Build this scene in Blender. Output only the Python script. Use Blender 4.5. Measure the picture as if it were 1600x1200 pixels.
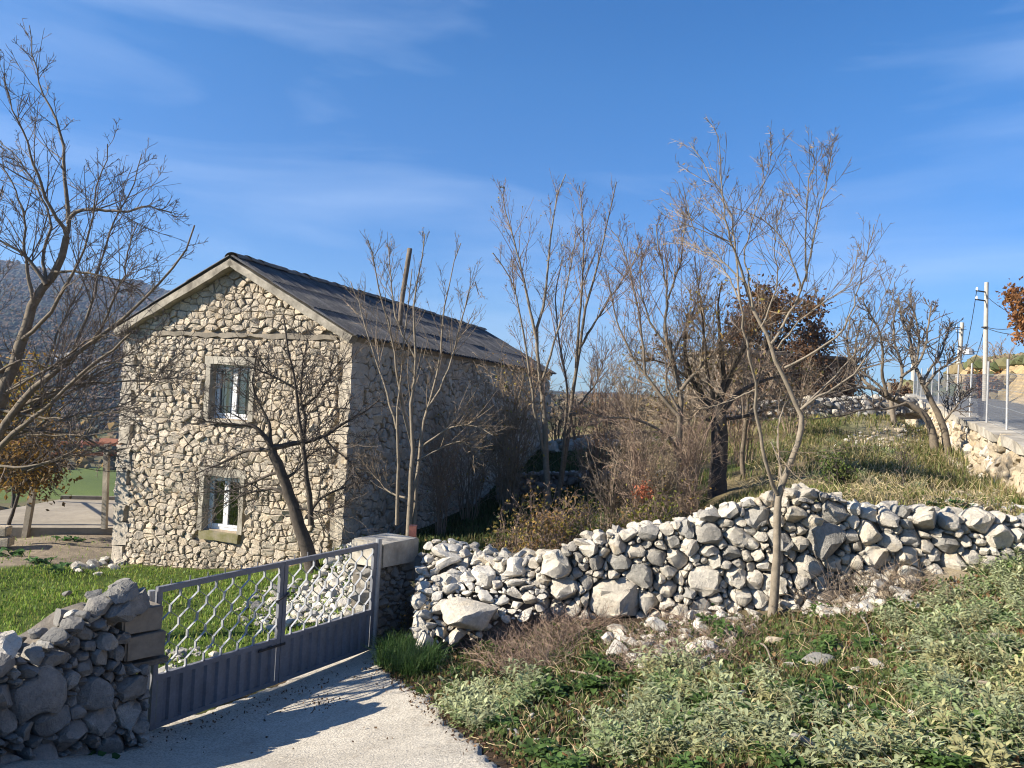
import bpy, bmesh, math, random
import numpy as np
from mathutils import Matrix, Vector
for o in list(bpy.data.objects): bpy.data.objects.remove(o, do_unlink=True)
SC = bpy.context.scene
COL = SC.collection
RNG = np.random.default_rng(7)
random.seed(7)
# ------------------------------------------------------------------ camera
PITCH, ROLL, FPX = 0.0218, -0.0518, 1213.9
F_ = np.array([0, math.cos(PITCH), math.sin(PITCH)]); U0 = np.array([0, -math.sin(PITCH), math.cos(PITCH)]); R0 = np.array([1., 0, 0])
R_ = math.cos(ROLL)*R0 - math.sin(ROLL)*U0
U_ = math.sin(ROLL)*R0 + math.cos(ROLL)*U0
cam = bpy.data.cameras.new('camera'); camo = bpy.data.objects.new('camera', cam); COL.objects.link(camo)
cam.sensor_width = 36; cam.lens = FPX/1600*36; cam.clip_start = 0.05; cam.clip_end = 20000
camo.matrix_world = Matrix([[R_[0], U_[0], -F_[0], 0], [R_[1], U_[1], -F_[1], 0], [R_[2], U_[2], -F_[2], 0], [0, 0, 0, 1]])
SC.camera = camo
# ------------------------------------------------------------------ world, sun, exposure
SUN_EL = math.radians(28); SUN_H = np.array([-0.966, -0.26]); SUN_H /= np.linalg.norm(SUN_H)
SUN = np.array([SUN_H[0]*math.cos(SUN_EL), SUN_H[1]*math.cos(SUN_EL), math.sin(SUN_EL)])
W = bpy.data.worlds.new('World'); SC.world = W; W.use_nodes = True
nt = W.node_tree; nt.nodes.clear()
sky = nt.nodes.new('ShaderNodeTexSky'); sky.sky_type = 'NISHITA'; sky.sun_disc = False
sky.sun_elevation = SUN_EL; sky.sun_rotation = math.atan2(SUN_H[0], SUN_H[1]) % (2*math.pi)
sky.altitude = 300; sky.air_density = 1.0; sky.dust_density = 0.15; sky.ozone_density = 3.0
bg = nt.nodes.new('ShaderNodeBackground'); bg.inputs[1].default_value = 0.078
wo = nt.nodes.new('ShaderNodeOutputWorld')
tc = nt.nodes.new('ShaderNodeTexCoord'); mp = nt.nodes.new('ShaderNodeMapping')
mp.inputs['Rotation'].default_value = (0.0, 0.12, 0.4); mp.inputs['Scale'].default_value = (1.0, 1.6, 7.0)
nz = nt.nodes.new('ShaderNodeTexNoise'); nz.inputs['Scale'].default_value = 1.5; nz.inputs['Detail'].default_value = 7; nz.inputs['Roughness'].default_value = 0.5; nz.inputs['Distortion'].default_value = 0.5
rp = nt.nodes.new('ShaderNodeValToRGB'); rp.color_ramp.elements[0].position = 0.46; rp.color_ramp.elements[1].position = 0.9
rp.color_ramp.elements[0].color = (0, 0, 0, 1); rp.color_ramp.elements[1].color = (0.45, 0.45, 0.45, 1)
mx = nt.nodes.new('ShaderNodeMixRGB'); mx.inputs[2].default_value = (4.6, 5.6, 7.2, 1)
hs = nt.nodes.new('ShaderNodeHueSaturation'); hs.inputs['Hue'].default_value = .507; hs.inputs['Saturation'].default_value = 1.33; hs.inputs['Value'].default_value = 1.0
nt.links.new(tc.outputs['Generated'], mp.inputs[0]); nt.links.new(mp.outputs[0], nz.inputs['Vector'])
nt.links.new(nz.outputs['Fac'], rp.inputs[0]); nt.links.new(rp.outputs[0], mx.inputs[0])
sx = nt.nodes.new('ShaderNodeSeparateXYZ'); nt.links.new(tc.outputs['Generated'], sx.inputs[0])
er = nt.nodes.new('ShaderNodeValToRGB'); er.color_ramp.elements[0].position = 0.0; er.color_ramp.elements[0].color = (.34, .50, .74, 1); er.color_ramp.elements[1].position = .38; er.color_ramp.elements[1].color = (1, 1, 1, 1)
e2 = er.color_ramp.elements.new(.14); e2.color = (.62, .74, .90, 1)
mm = nt.nodes.new('ShaderNodeMixRGB'); mm.blend_type = 'MULTIPLY'; mm.inputs[0].default_value = 1.0
nt.links.new(sx.outputs['Z'], er.inputs[0]); nt.links.new(er.outputs[0], mm.inputs[2])
nt.links.new(sky.outputs[0], hs.inputs['Color']); nt.links.new(hs.outputs[0], mm.inputs[1]); nt.links.new(mm.outputs[0], mx.inputs[1]); nt.links.new(mx.outputs[0], bg.inputs[0]); nt.links.new(bg.outputs[0], wo.inputs[0])
sl = bpy.data.lights.new('sun', 'SUN'); sl.energy = 5.0; sl.angle = math.radians(0.5); sl.color = (1.0, 0.91, 0.77)
so = bpy.data.objects.new('sun', sl); COL.objects.link(so)
so.rotation_euler = Vector(SUN).to_track_quat('Z', 'Y').to_euler()
SC.view_settings.view_transform = 'Standard'; SC.view_settings.look = 'None'; SC.view_settings.gamma = 1.0
SC.view_settings.use_curve_mapping = False; SC.view_settings.exposure = 1.22
SC.render.engine = 'CYCLES'
SC.cycles.use_denoising = True; SC.cycles.denoiser = 'OPENIMAGEDENOISE'; SC.cycles.denoising_input_passes = 'RGB_ALBEDO_NORMAL'; SC.cycles.denoising_prefilter = 'ACCURATE'; SC.cycles.filter_width = 1.1; SC.cycles.max_bounces = 6; SC.cycles.diffuse_bounces = 2; SC.cycles.transparent_max_bounces = 16; SC.cycles.volume_bounces = 0
# ------------------------------------------------------------------ helpers
def P(px, py, d):
    v = F_ + R_*((px-800)/FPX) + U_*((600-py)/FPX)
    return v*d
def unit(v):
    v = np.asarray(v, float); return v/(np.linalg.norm(v, axis=-1, keepdims=True)+1e-12)
BASE = {}
def base(p):
    return BASE.get(p.name, np.zeros(3)) if p else np.zeros(3)
def put(o, parent=None, label=None, cat=None, group=None, kind=None):
    COL.objects.link(o)
    if parent is not None: o.parent = parent
    if label: o['label'] = label
    if cat: o['category'] = cat
    if group: o['group'] = group
    if kind: o['kind'] = kind
    return o
def thing(name, label, cat, loc=(0, 0, 0), group=None):
    o = bpy.data.objects.new(name, None); o.empty_display_size = 0.2
    put(o, None, label, cat, group); o.location = loc; BASE[o.name] = np.array(loc, float); return o
def mesh(name, V, F, mat, col=None, smooth=False, sharp=None):
    me = bpy.data.meshes.new(name)
    me.from_pydata(np.asarray(V, float), [], F if isinstance(F, list) else np.asarray(F))
    if isinstance(mat, (list, tuple)):
        for m in mat: me.materials.append(m)
    elif mat is not None: me.materials.append(mat)
    if col is not None:
        a = me.attributes.new('Col', 'FLOAT_COLOR', 'POINT')
        c = np.ones((len(V), 4), np.float32); c[:, :3] = col; a.data.foreach_set('color', c.ravel())
    if smooth: me.polygons.foreach_set('use_smooth', np.ones(len(me.polygons), bool))
    if sharp: me.set_sharp_from_angle(angle=math.radians(sharp))
    me.update(); return me
def mk(name, V, F, mat, parent=None, col=None, smooth=False, sharp=None, origin=None, **tags):
    """one mesh object, V in world coordinates"""
    V = np.asarray(V, float)
    org = np.asarray(origin, float) if origin is not None else (base(parent) if parent is not None else np.zeros(3))
    o = bpy.data.objects.new(name, mesh(name, V-org, F, mat, col, smooth, sharp))
    put(o, parent, **tags)
    o.location = org - base(parent); BASE[o.name] = org
    return o
class MB:
    def __init__(s): s.V = []; s.F = []; s.n = 0
    def add(s, V, F):
        V = np.asarray(V, float); s.V.append(V); s.F += [[int(i)+s.n for i in f] for f in F]; s.n += len(V); return s
    def box(s, o, ax, ay, az):
        o, ax, ay, az = [np.asarray(q, float) for q in (o, ax, ay, az)]
        V = [o, o+ax, o+ax+ay, o+ay, o+az, o+ax+az, o+ax+ay+az, o+ay+az]
        return s.add(V, [[0, 3, 2, 1], [4, 5, 6, 7], [0, 1, 5, 4], [1, 2, 6, 5], [2, 3, 7, 6], [3, 0, 4, 7]])
    def prism(s, poly, ext):
        n = len(poly); A = np.asarray(poly, float); B = A+np.asarray(ext, float)
        return s.add(np.vstack([A, B]), [list(range(n))[::-1], list(range(n, 2*n))]+[[i, (i+1) % n, (i+1) % n+n, i+n] for i in range(n)])
    def tube(s, pts, rad, n=6, cap=True):
        V, F = tubes_arr([(np.asarray(pts, float), np.asarray(rad, float)*np.ones(len(pts)))], n)
        F = [list(f) for f in F]
        k = len(pts)
        if cap: F += [list(range(n))[::-1], list(range((k-1)*n, k*n))]
        return s.add(V, F)
    def build(s, name, mat, parent=None, **kw):
        return mk(name, np.vstack(s.V), s.F, mat, parent, **kw)
def tubes_arr(tl, n):
    """tl: list of (pts(k,3), rad(k)) -> V, quads"""
    Vs, Fs, off = [], [], 0
    groups = {}
    for p, r in tl: groups.setdefault(len(p), []).append((p, r))
    for k, L in groups.items():
        Pp = np.stack([a for a, _ in L]); Rr = np.stack([b for _, b in L])
        T = np.empty_like(Pp); T[:, 1:-1] = Pp[:, 2:]-Pp[:, :-2]; T[:, 0] = Pp[:, 1]-Pp[:, 0]; T[:, -1] = Pp[:, -1]-Pp[:, -2]
        T = unit(T)
        ref = np.tile(np.array([0.31, 0.47, 0.11]), (len(L), 1))
        m = unit(Pp[:, -1]-Pp[:, 0]); ref = np.where(np.abs(m[:, 2:3]) > .7, np.array([[1., 0.2, 0]]), np.array([[0.1, 0.2, 1.]]))
        A = unit(np.cross(T, ref[:, None, :])); B = np.cross(T, A)
        an = np.arange(n)*2*math.pi/n
        V = Pp[:, :, None, :] + Rr[:, :, None, None]*(A[:, :, None, :]*np.cos(an)[None, None, :, None]+B[:, :, None, :]*np.sin(an)[None, None, :, None])
        b = len(L)
        idx = np.arange(b*k*n).reshape(b, k, n)+off
        j = np.roll(idx, -1, 2)
        F = np.stack([idx[:, :-1], j[:, :-1], j[:, 1:], idx[:, 1:]], -1).reshape(-1, 4)
        Vs.append(V.reshape(-1, 3)); Fs.append(F); off += b*k*n
    return np.vstack(Vs), np.vstack(Fs)
def catmull(p, n):
    p = np.asarray(p, float)
    if len(p) < 3:
        t = np.linspace(0, 1, n)[:, None]; return p[0]*(1-t)+p[-1]*t
    q = np.vstack([2*p[0]-p[1], p, 2*p[-1]-p[-2]])
    seg = np.r_[0, np.cumsum(np.linalg.norm(np.diff(p, axis=0), axis=1)+1e-9)]
    out = []
    for s in np.linspace(0, seg[-1], n):
        i = min(np.searchsorted(seg, s, 'right')-1, len(p)-2); t = (s-seg[i])/(seg[i+1]-seg[i])
        a, b, c, d = q[i], q[i+1], q[i+2], q[i+3]
        out.append(.5*((2*b)+(-a+c)*t+(2*a-5*b+4*c-d)*t*t+(-a+3*b-3*c+d)*t**3))
    return np.array(out)
# smooth value noise, vectorised
_T = np.random.default_rng(3).random((256, 256))
def vnoise(x, y):
    xi, yi = np.floor(x).astype(int), np.floor(y).astype(int); fx, fy = x-xi, y-yi
    fx = fx*fx*(3-2*fx); fy = fy*fy*(3-2*fy)
    g = lambda a, b: _T[a % 256, b % 256]
    return (g(xi, yi)*(1-fx)+g(xi+1, yi)*fx)*(1-fy)+(g(xi, yi+1)*(1-fx)+g(xi+1, yi+1)*fx)*fy
def fbm(x, y, o=4):
    s = 0; a = .5
    for i in range(o): s = s+a*vnoise(x*2**i+17*i, y*2**i+5*i); a *= .5
    return s
def inpoly(px, py, poly):
    px, py = np.asarray(px), np.asarray(py); c = np.zeros(px.shape, bool); n = len(poly); j = n-1
    for i in range(n):
        xi, yi = poly[i]; xj, yj = poly[j]
        c ^= ((yi > py) != (yj > py)) & (px < (xj-xi)*(py-yi)/(yj-yi+1e-12)+xi); j = i
    return c
def project(X):
    X = np.asarray(X, float); d = X@F_
    return 800+FPX*(X@R_)/d, 600-FPX*(X@U_)/d, d
# ------------------------------------------------------------------ materials
def nm(name):
    m = bpy.data.materials.new(name); m.use_nodes = True; t = m.node_tree
    return m, t, t.nodes['Principled BSDF']
def N(t, typ, **kw):
    n = t.nodes.new(typ)
    for k, v in kw.items():
        if k in n.inputs: n.inputs[k].default_value = v
        else: setattr(n, k, v)
    return n
def ramp(t, fac, stops):
    r = N(t, 'ShaderNodeValToRGB'); e = r.color_ramp.elements
    while len(e) < len(stops): e.new(0.5)
    for q, (p, c) in zip(e, stops): q.position = p; q.color = (*c, 1)
    t.links.new(fac, r.inputs[0]); return r.outputs[0]
def mixc(t, fac, a, b, typ='MIX'):
    m = N(t, 'ShaderNodeMixRGB', blend_type=typ)
    for i, q in enumerate((fac, a, b)):
        if isinstance(q, (int, float)): m.inputs[i].default_value = q if i == 0 else (q, q, q, 1)
        elif isinstance(q, tuple): m.inputs[i].default_value = (*q, 1)
        else: t.links.new(q, m.inputs[i])
    return m.outputs[0]
def math_(t, op, a, b=None):
    m = N(t, 'ShaderNodeMath', operation=op)
    for i, q in enumerate((a, b)):
        if q is None: continue
        if isinstance(q, (int, float)): m.inputs[i].default_value = q
        else: t.links.new(q, m.inputs[i])
    return m.outputs[0]
def noise(t, scale, detail=5, rough=.55, vec=None, dist=0.):
    n = N(t, 'ShaderNodeTexNoise', Scale=scale, Detail=detail, Roughness=rough, Distortion=dist)
    if vec is None: vec = N(t, 'ShaderNodeNewGeometry').outputs['Position']
    t.links.new(vec, n.inputs['Vector']); return n.outputs['Fac']
def bump(t, b, h, strength, dist):
    n = N(t, 'ShaderNodeBump', Strength=strength, Distance=dist); t.links.new(h, n.inputs['Height']); t.links.new(n.outputs[0], b.inputs['Normal'])
def stone_mat(name, c1, c2, c3, dark, darkamt=.5, warm=None, bs=.6, scale=1.0):
    m, t, b = nm(name)
    r1 = N(t, 'ShaderNodeObjectInfo').outputs['Random']; r2 = N(t, 'ShaderNodeNewGeometry').outputs['Random Per Island']
    rr = math_(t, 'FRACT', math_(t, 'ADD', math_(t, 'MULTIPLY', r1, 3.7), math_(t, 'MULTIPLY', r2, 7.3)))
    c = ramp(t, rr, [(0, c1), (.5, c2), (1, c3)])
    n1 = noise(t, 5*scale, 6, .65); n2 = noise(t, 22*scale, 5, .7); n3 = noise(t, 90*scale, 3, .6)
    c = mixc(t, 1.0, c, ramp(t, n2, [(.25, (.62, .62, .62)), (.7, (1.12, 1.1, 1.06))]), 'MULTIPLY')
    f = ramp(t, math_(t, 'ADD', n1, math_(t, 'MULTIPLY', rr, .18)), [(.52, (0, 0, 0)), (.72, (darkamt,)*3)])
    c = mixc(t, f, c, dark)
    if warm:
        f2 = ramp(t, noise(t, 3.1*scale, 5, .6), [(.56, (0, 0, 0)), (.75, (.6,)*3)]); c = mixc(t, f2, c, warm)
    c = mixc(t, 1., c, ramp(t, noise(t, .55, 4, .6), [(.32, (.80, .775, .73)), (.62, (1.06, 1.05, 1.03))]), 'MULTIPLY')
    v = N(t, 'ShaderNodeTexVoronoi', Scale=60*scale); t.links.new(N(t, 'ShaderNodeNewGeometry').outputs['Position'], v.inputs['Vector'])
    pit = ramp(t, v.outputs['Distance'], [(.1, (.55,)*3), (.35, (1,)*3)])
    c = mixc(t, .5, c, pit, 'MULTIPLY')
    t.links.new(c, b.inputs['Base Color']); b.inputs['Roughness'].default_value = .92
    h = math_(t, 'ADD', math_(t, 'MULTIPLY', n2, 1.0), math_(t, 'ADD', math_(t, 'MULTIPLY', n3, .35), math_(t, 'MULTIPLY', pit, .15)))
    bump(t, b, h, bs, .03/scale)
    return m
def plain(name, c, rough=.7, metal=0., var=.25, scale=8., bs=.2, bd=.01, c2=None, spec=None):
    m, t, b = nm(name)
    n = noise(t, scale, 6, .65)
    if c2 is None: col = mixc(t, 1.0, c, ramp(t, n, [(.25, (1-var,)*3), (.75, (1+var,)*3)]), 'MULTIPLY')
    else: col = ramp(t, n, [(.35, c), (.65, c2)])
    n2 = noise(t, scale*7, 4, .6)
    col = mixc(t, .6, col, ramp(t, n2, [(.3, (.75,)*3), (.7, (1.1,)*3)]), 'MULTIPLY')
    t.links.new(col, b.inputs['Base Color']); b.inputs['Roughness'].default_value = rough; b.inputs['Metallic'].default_value = metal
    if spec is not None: b.inputs['Specular IOR Level'].default_value = spec
    if bs: bump(t, b, math_(t, 'ADD', n, math_(t, 'MULTIPLY', n2, .5)), bs, bd)
    return m
def leaf_mat(name, trans=.35, rough=.6):
    m, t, b = nm(name)
    a = N(t, 'ShaderNodeAttribute', attribute_name='Col').outputs['Color']
    rnd = N(t, 'ShaderNodeObjectInfo').outputs['Random']
    c = mixc(t, 1.0, a, ramp(t, rnd, [(0, (.8, .8, .8)), (1, (1.15, 1.15, 1.15))]), 'MULTIPLY')
    t.links.new(c, b.inputs['Base Color']); b.inputs['Roughness'].default_value = rough; b.inputs['Specular IOR Level'].default_value = .25
    tr = N(t, 'ShaderNodeBsdfTranslucent'); t.links.new(c, tr.inputs[0]); mxs = N(t, 'ShaderNodeMixShader'); mxs.inputs[0].default_value = trans
    t.links.new(b.outputs[0], mxs.inputs[1]); t.links.new(tr.outputs[0], mxs.inputs[2]); t.links.new(mxs.outputs[0], t.nodes['Material Output'].inputs[0])
    return m
M = {}
M['house'] = stone_mat('house_limestone', (.66, .57, .45), (.52, .46, .385), (.76, .68, .565), (.28, .25, .21), .5, (.52, .37, .20), .9)
M['dry'] = stone_mat('drystone_limestone', (.60, .555, .475), (.50, .475, .43), (.68, .62, .525), (.25, .24, .22), .45, (.52, .41, .25), .9)
M['grey'] = stone_mat('grey_limestone', (.38, .37, .345), (.30, .295, .28), (.46, .43, .38), (.15, .15, .148), .55, None, .9)
M['dull'] = stone_mat('shade_darkened_limestone', (.25, .245, .235), (.19, .188, .18), (.32, .305, .28), (.10, .10, .10), .5, None, .7, .9)  # limestone darkened in colour to deepen the left wall's shade
M['white'] = stone_mat('white_limestone', (.62, .595, .545), (.54, .52, .47), (.68, .64, .565), (.38, .365, .34), .3, (.52, .42, .28), .8)
M['beige'] = stone_mat('beige_stone', (.52, .43, .30), (.44, .38, .29), (.60, .52, .40), (.25, .21, .16), .4, (.50, .33, .15), .8)
M['mortar'] = plain('mortar', (.35, .285, .205), .95, 0, .4, 6, .6, .02)
M['core'] = plain('wall_core', (.15, .13, .105), .95, 0, .4, 4, .8, .04)  # tone lowered to deepen the shade between stones
M['concrete'] = plain('concrete', (.46, .42, .345), .9, 0, .35, 2.2, .8, .02, c2=(.23, .205, .165))
M['verge'] = plain('stained_verge_concrete', (.40, .36, .29), .92, 0, .4, 3.2, .9, .02, c2=(.16, .14, .11))
M['quoin'] = plain('rendered_quoin', (.50, .44, .355), .92, 0, .4, 4.5, 1., .03, c2=(.30, .265, .215))
M['concrete_dark'] = plain('weathered_concrete', (.215, .185, .145), .92, 0, .4, 3., .6, .015)
M['screed'] = plain('old_screed', (.33, .285, .215), .95, 0, .4, 1.5, .6, .01, c2=(.24, .205, .155))
M['sill'] = plain('mossy_concrete', (.25, .215, .15), .95, 0, .3, 6, .5, .01, c2=(.15, .14, .05))
M['roof'] = plain('roof_sheet', (.06, .061, .068), .95, 0, .4, 6., 1., .04, c2=(.155, .15, .15))
def roof_mat():
    m, t, b = nm('weathered_corrugated_roof')
    oc = N(t, 'ShaderNodeTexCoord').outputs['Object']; mp2 = N(t, 'ShaderNodeMapping'); mp2.inputs['Scale'].default_value = (22, 1.1, 1); t.links.new(oc, mp2.inputs[0])
    s1 = noise(t, 1., 5, .7, vec=mp2.outputs[0]); s2 = noise(t, 4.5, 6, .7); s3 = noise(t, 30, 4, .7)
    c = ramp(t, s1, [(.3, (.045, .046, .053)), (.55, (.085, .085, .09)), (.75, (.19, .185, .185))])
    c = mixc(t, ramp(t, s2, [(.5, (0,)*3), (.7, (.7,)*3)]), c, (.20, .185, .165)); c = mixc(t, .8, c, ramp(t, s3, [(.3, (.6,)*3), (.7, (1.2,)*3)]), 'MULTIPLY')
    t.links.new(c, b.inputs['Base Color']); b.inputs['Roughness'].default_value = .95; bump(t, b, math_(t, 'ADD', s1, s3), .8, .03); return m
M['roof'] = roof_mat()
M['ridge'] = plain('ridge_tile', (.17, .145, .12), .9, 0, .4, 5, .7, .02)
M['pvc'] = plain('white_pvc', (.80, .80, .80), .35, 0, .05, 4, 0)
M['dark'] = plain('dark_room', (.02, .018, .016), .9, 0, .3, 4, 0)
M['curtain'] = plain('white_curtain', (.85, .85, .88), .9, 0, .15, 5, .3)
M['bar'] = plain('grey_paint_lit_tone', (.31, .32, .335), .45, 0, .2, 9, .1)  # same gate paint, lightened to stand for sunlit bars
M['gate'] = plain('grey_paint_shade_tone', (.165, .17, .19), .5, 0, .18, 5, .15, .003)  # gate paint darkened to stand for its shaded side
M['iron'] = plain('dark_iron', (.04, .04, .045), .5, .5, .2, 20, .2)
M['galv'] = plain('galvanised_pipe', (.36, .365, .37), .45, .35, .2, 9, .1)
M['wire'] = plain('mesh_wire', (.30, .34, .38), .5, .3, .1, 9, 0)
M['rust'] = plain('red_painted_steel', (.36, .13, .085), .7, 0, .3, 12, .3)
M['beamwood'] = plain('dark_weathered_wood', (.15, .12, .09), .9, 0, .4, 9, .6, .01)
M['wood'] = plain('weathered_wood', (.23, .195, .15), .9, 0, .4, 9, .6, .01)
M['beam'] = plain('red_brown_beam', (.19, .07, .042), .8, 0, .35, 8, .4)
M['pole'] = plain('concrete_pole', (.43, .40, .345), .85, 0, .2, 6, .2)
M['road'] = plain('asphalt', (.12, .115, .11), .9, 0, .25, 2, .4)
M['cut'] = plain('cut_bank_earth', (.46, .34, .19), .95, 0, .3, 1.2, 1., .2, c2=(.50, .42, .30))
M['bark'] = plain('grey_bark', (.155, .125, .09), .9, 0, .45, 14, .8, .01)
M['barkdark'] = plain('dark_bark', (.075, .06, .048), .95, 0, .5, 12, 1., .02)
M['barkpale'] = plain('pale_bark', (.21, .175, .13), .9, 0, .35, 12, .6, .01)
M['twig'] = plain('twig_bark', (.25, .19, .13), .85, 0, .3, 9, 0)
M['twigmid'] = plain('mid_twig_bark', (.14, .11, .09), .85, 0, .3, 9, 0)
M['twigdark'] = plain('dark_twig_bark', (.10, .08, .065), .85, 0, .3, 9, 0)
M['twigred'] = plain('reddish_twig_bark', (.25, .175, .125), .85, 0, .3, 9, 0)
M['straw'] = plain('straw', (.42, .34, .19), .8, 0, .3, 9, 0)
M['leaf'] = leaf_mat('leaf')
M['grass'] = leaf_mat('grass_blade', .35)
M['woods'] = leaf_mat('far_foliage', .0, .95)
M['plaster'] = plain('white_plaster', (.7, .67, .62), .9, 0, .1, .5, 0)
M['redroof'] = plain('clay_roof', (.32, .13, .07), .9, 0, .2, .5, 0)
def glass():
    m = bpy.data.materials.new('window_glass'); m.use_nodes = True; t = m.node_tree; t.nodes.clear()
    tr = N(t, 'ShaderNodeBsdfTransparent'); tr.inputs[0].default_value = (.85, .88, .9, 1); g = N(t, 'ShaderNodeBsdfGlossy', Roughness=.02); g.inputs[0].default_value = (.9, .9, .95, 1)
    lw = N(t, 'ShaderNodeFresnel', IOR=1.45); a = math_(t, 'ADD', lw.outputs[0], .03); mxs = N(t, 'ShaderNodeMixShader')
    t.links.new(a, mxs.inputs[0]); t.links.new(tr.outputs[0], mxs.inputs[1]); t.links.new(g.outputs[0], mxs.inputs[2])
    o = N(t, 'ShaderNodeOutputMaterial'); t.links.new(mxs.outputs[0], o.inputs[0]); return m
M['glass'] = glass()
# ------------------------------------------------------------------ the lie of the land
YAW = 0.3209; HD = np.array([math.sin(YAW), math.cos(YAW), 0]); HU = np.array([math.cos(YAW), -math.sin(YAW), 0]); Z3 = np.array([0, 0, 1.])
HC = np.array([-3.083, 14.776, -3.854]); HW, HL, HH, HR = 5.4265, 13.94, 5.0, 1.408      # near right corner, width, length, eaves height, roof rise
FP = np.array([10.67, 16.7]); FDIR = unit(np.array([.41, .912])); FN = np.array([FDIR[1], -FDIR[0]])
def ftop(t): return -.06+.052*t
ctl = []
for px, py, d in [(230, 1200, 5.9), (500, 1200, 5.3), (800, 1200, 4.6), (1000, 1200, 4.35), (1300, 1200, 4.1), (1600, 1200, 4.0), (1900, 1180, 4.0),
        (225, 1152, 6.6), (400, 1085, 7.7), (585, 1018, 9.0), (0, 1185, 5.4), (-200, 1190, 5.2), (650, 1090, 7.0), (700, 995, 9.0), (850, 972, 8.8), (960, 975, 8.6), (1080, 962, 8.55),
        (1210, 962, 8.35), (1420, 910, 8.3), (1600, 885, 8.3), (1900, 860, 8.3), (1100, 1080, 6.0), (1400, 1050, 5.8), (1600, 1000, 5.6), (900, 1080, 6.5),
        (1250, 772, 10.2), (1450, 775, 10.4), (1600, 790, 10.8), (1900, 780, 11),
        (1200, 740, 15), (1300, 700, 17), (1300, 657, 27), (1400, 652, 27), (1465, 705, 20), (1000, 722, 22.5), (900, 732, 22.5), (1120, 780, 13.5), (1163, 750, 15.2),
        (1000, 690, 27), (560, 845, 14.0), (470, 893, 13.6), (520, 935, 12), (300, 1040, 8.5), (300, 955, 11.5), (100, 930, 12.5),
        (0, 1000, 9.5), (50, 880, 15), (0, 850, 17), (100, 832, 18.4), (177, 881, 16.3), (350, 893, 15.3), (420, 900, 14.5), (-150, 1000, 10), (-200, 880, 16), (-300, 1100, 7)]:
    ctl.append(P(px, py, d))
ctl += [np.array(q, float) for q in [(-1.2, 11, -2.9), (.3, 10.3, -2.6), (2, 10.2, -2.25), (3.3, 10.1, -1.7), (-1.5, 13, -2.85), (.5, 13, -2.75), (2.4, 13.2, -2.35), (-1.5, 16, -2.95), (.9, 18, -2.45), (3, 17, -2.0), (-.4, 19, -2.75), (2.6, 20, -2.1), (-.2, 21.5, -2.7), (1.5, 28, -1.5), (-4, 30, -3.4), (-8, 24, -3.9), (-10, 22.5, -4.3), (-12, 28, -5.6), (-20, 22, -5), (-25, 30, -7), (-20, 12, -3.6), (-6, 18, -3.6),
        (-4, 2, -1.9), (0, 2, -1.65), (4, 2, -1.6), (0, -3, -1.6), (8, 5, -1.3), (10, 8, -1.3), (3.5, 34, -1.0), (10, 34, .1), (0, 40, -1.6), (12, 40, .5)]]
for t, z in [(-6, -1.6), (0, -1.45), (5, -1.15), (10, -.85), (15, -.5), (25, .2)]:
    q = FP+FDIR*t-FN*.7; ctl.append(np.array([q[0], q[1], z]))
ctl = np.array(ctl)
def _k(a, b): return np.sqrt((a[:, None, 0]-b[None, :, 0])**2+(a[:, None, 1]-b[None, :, 1])**2+.09)
_n = len(ctl); _A = np.zeros((_n+3, _n+3)); _A[:_n, :_n] = _k(ctl, ctl)-np.eye(_n)*.12; _A[:_n, _n] = 1; _A[:_n, _n+1:] = ctl[:, :2]; _A[_n:, :_n] = _A[:_n, _n:].T
_w = np.linalg.solve(_A, np.r_[ctl[:, 2], 0, 0, 0])
def sstep(a, b, x):
    t = np.clip((x-a)/(b-a), 0, 1); return t*t*(3-2*t)
def rawnear(x, y):
    q = np.stack([x, y], 1); return _k(q, ctl)@_w[:_n]+_w[_n]+q@_w[_n+1:]
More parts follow.
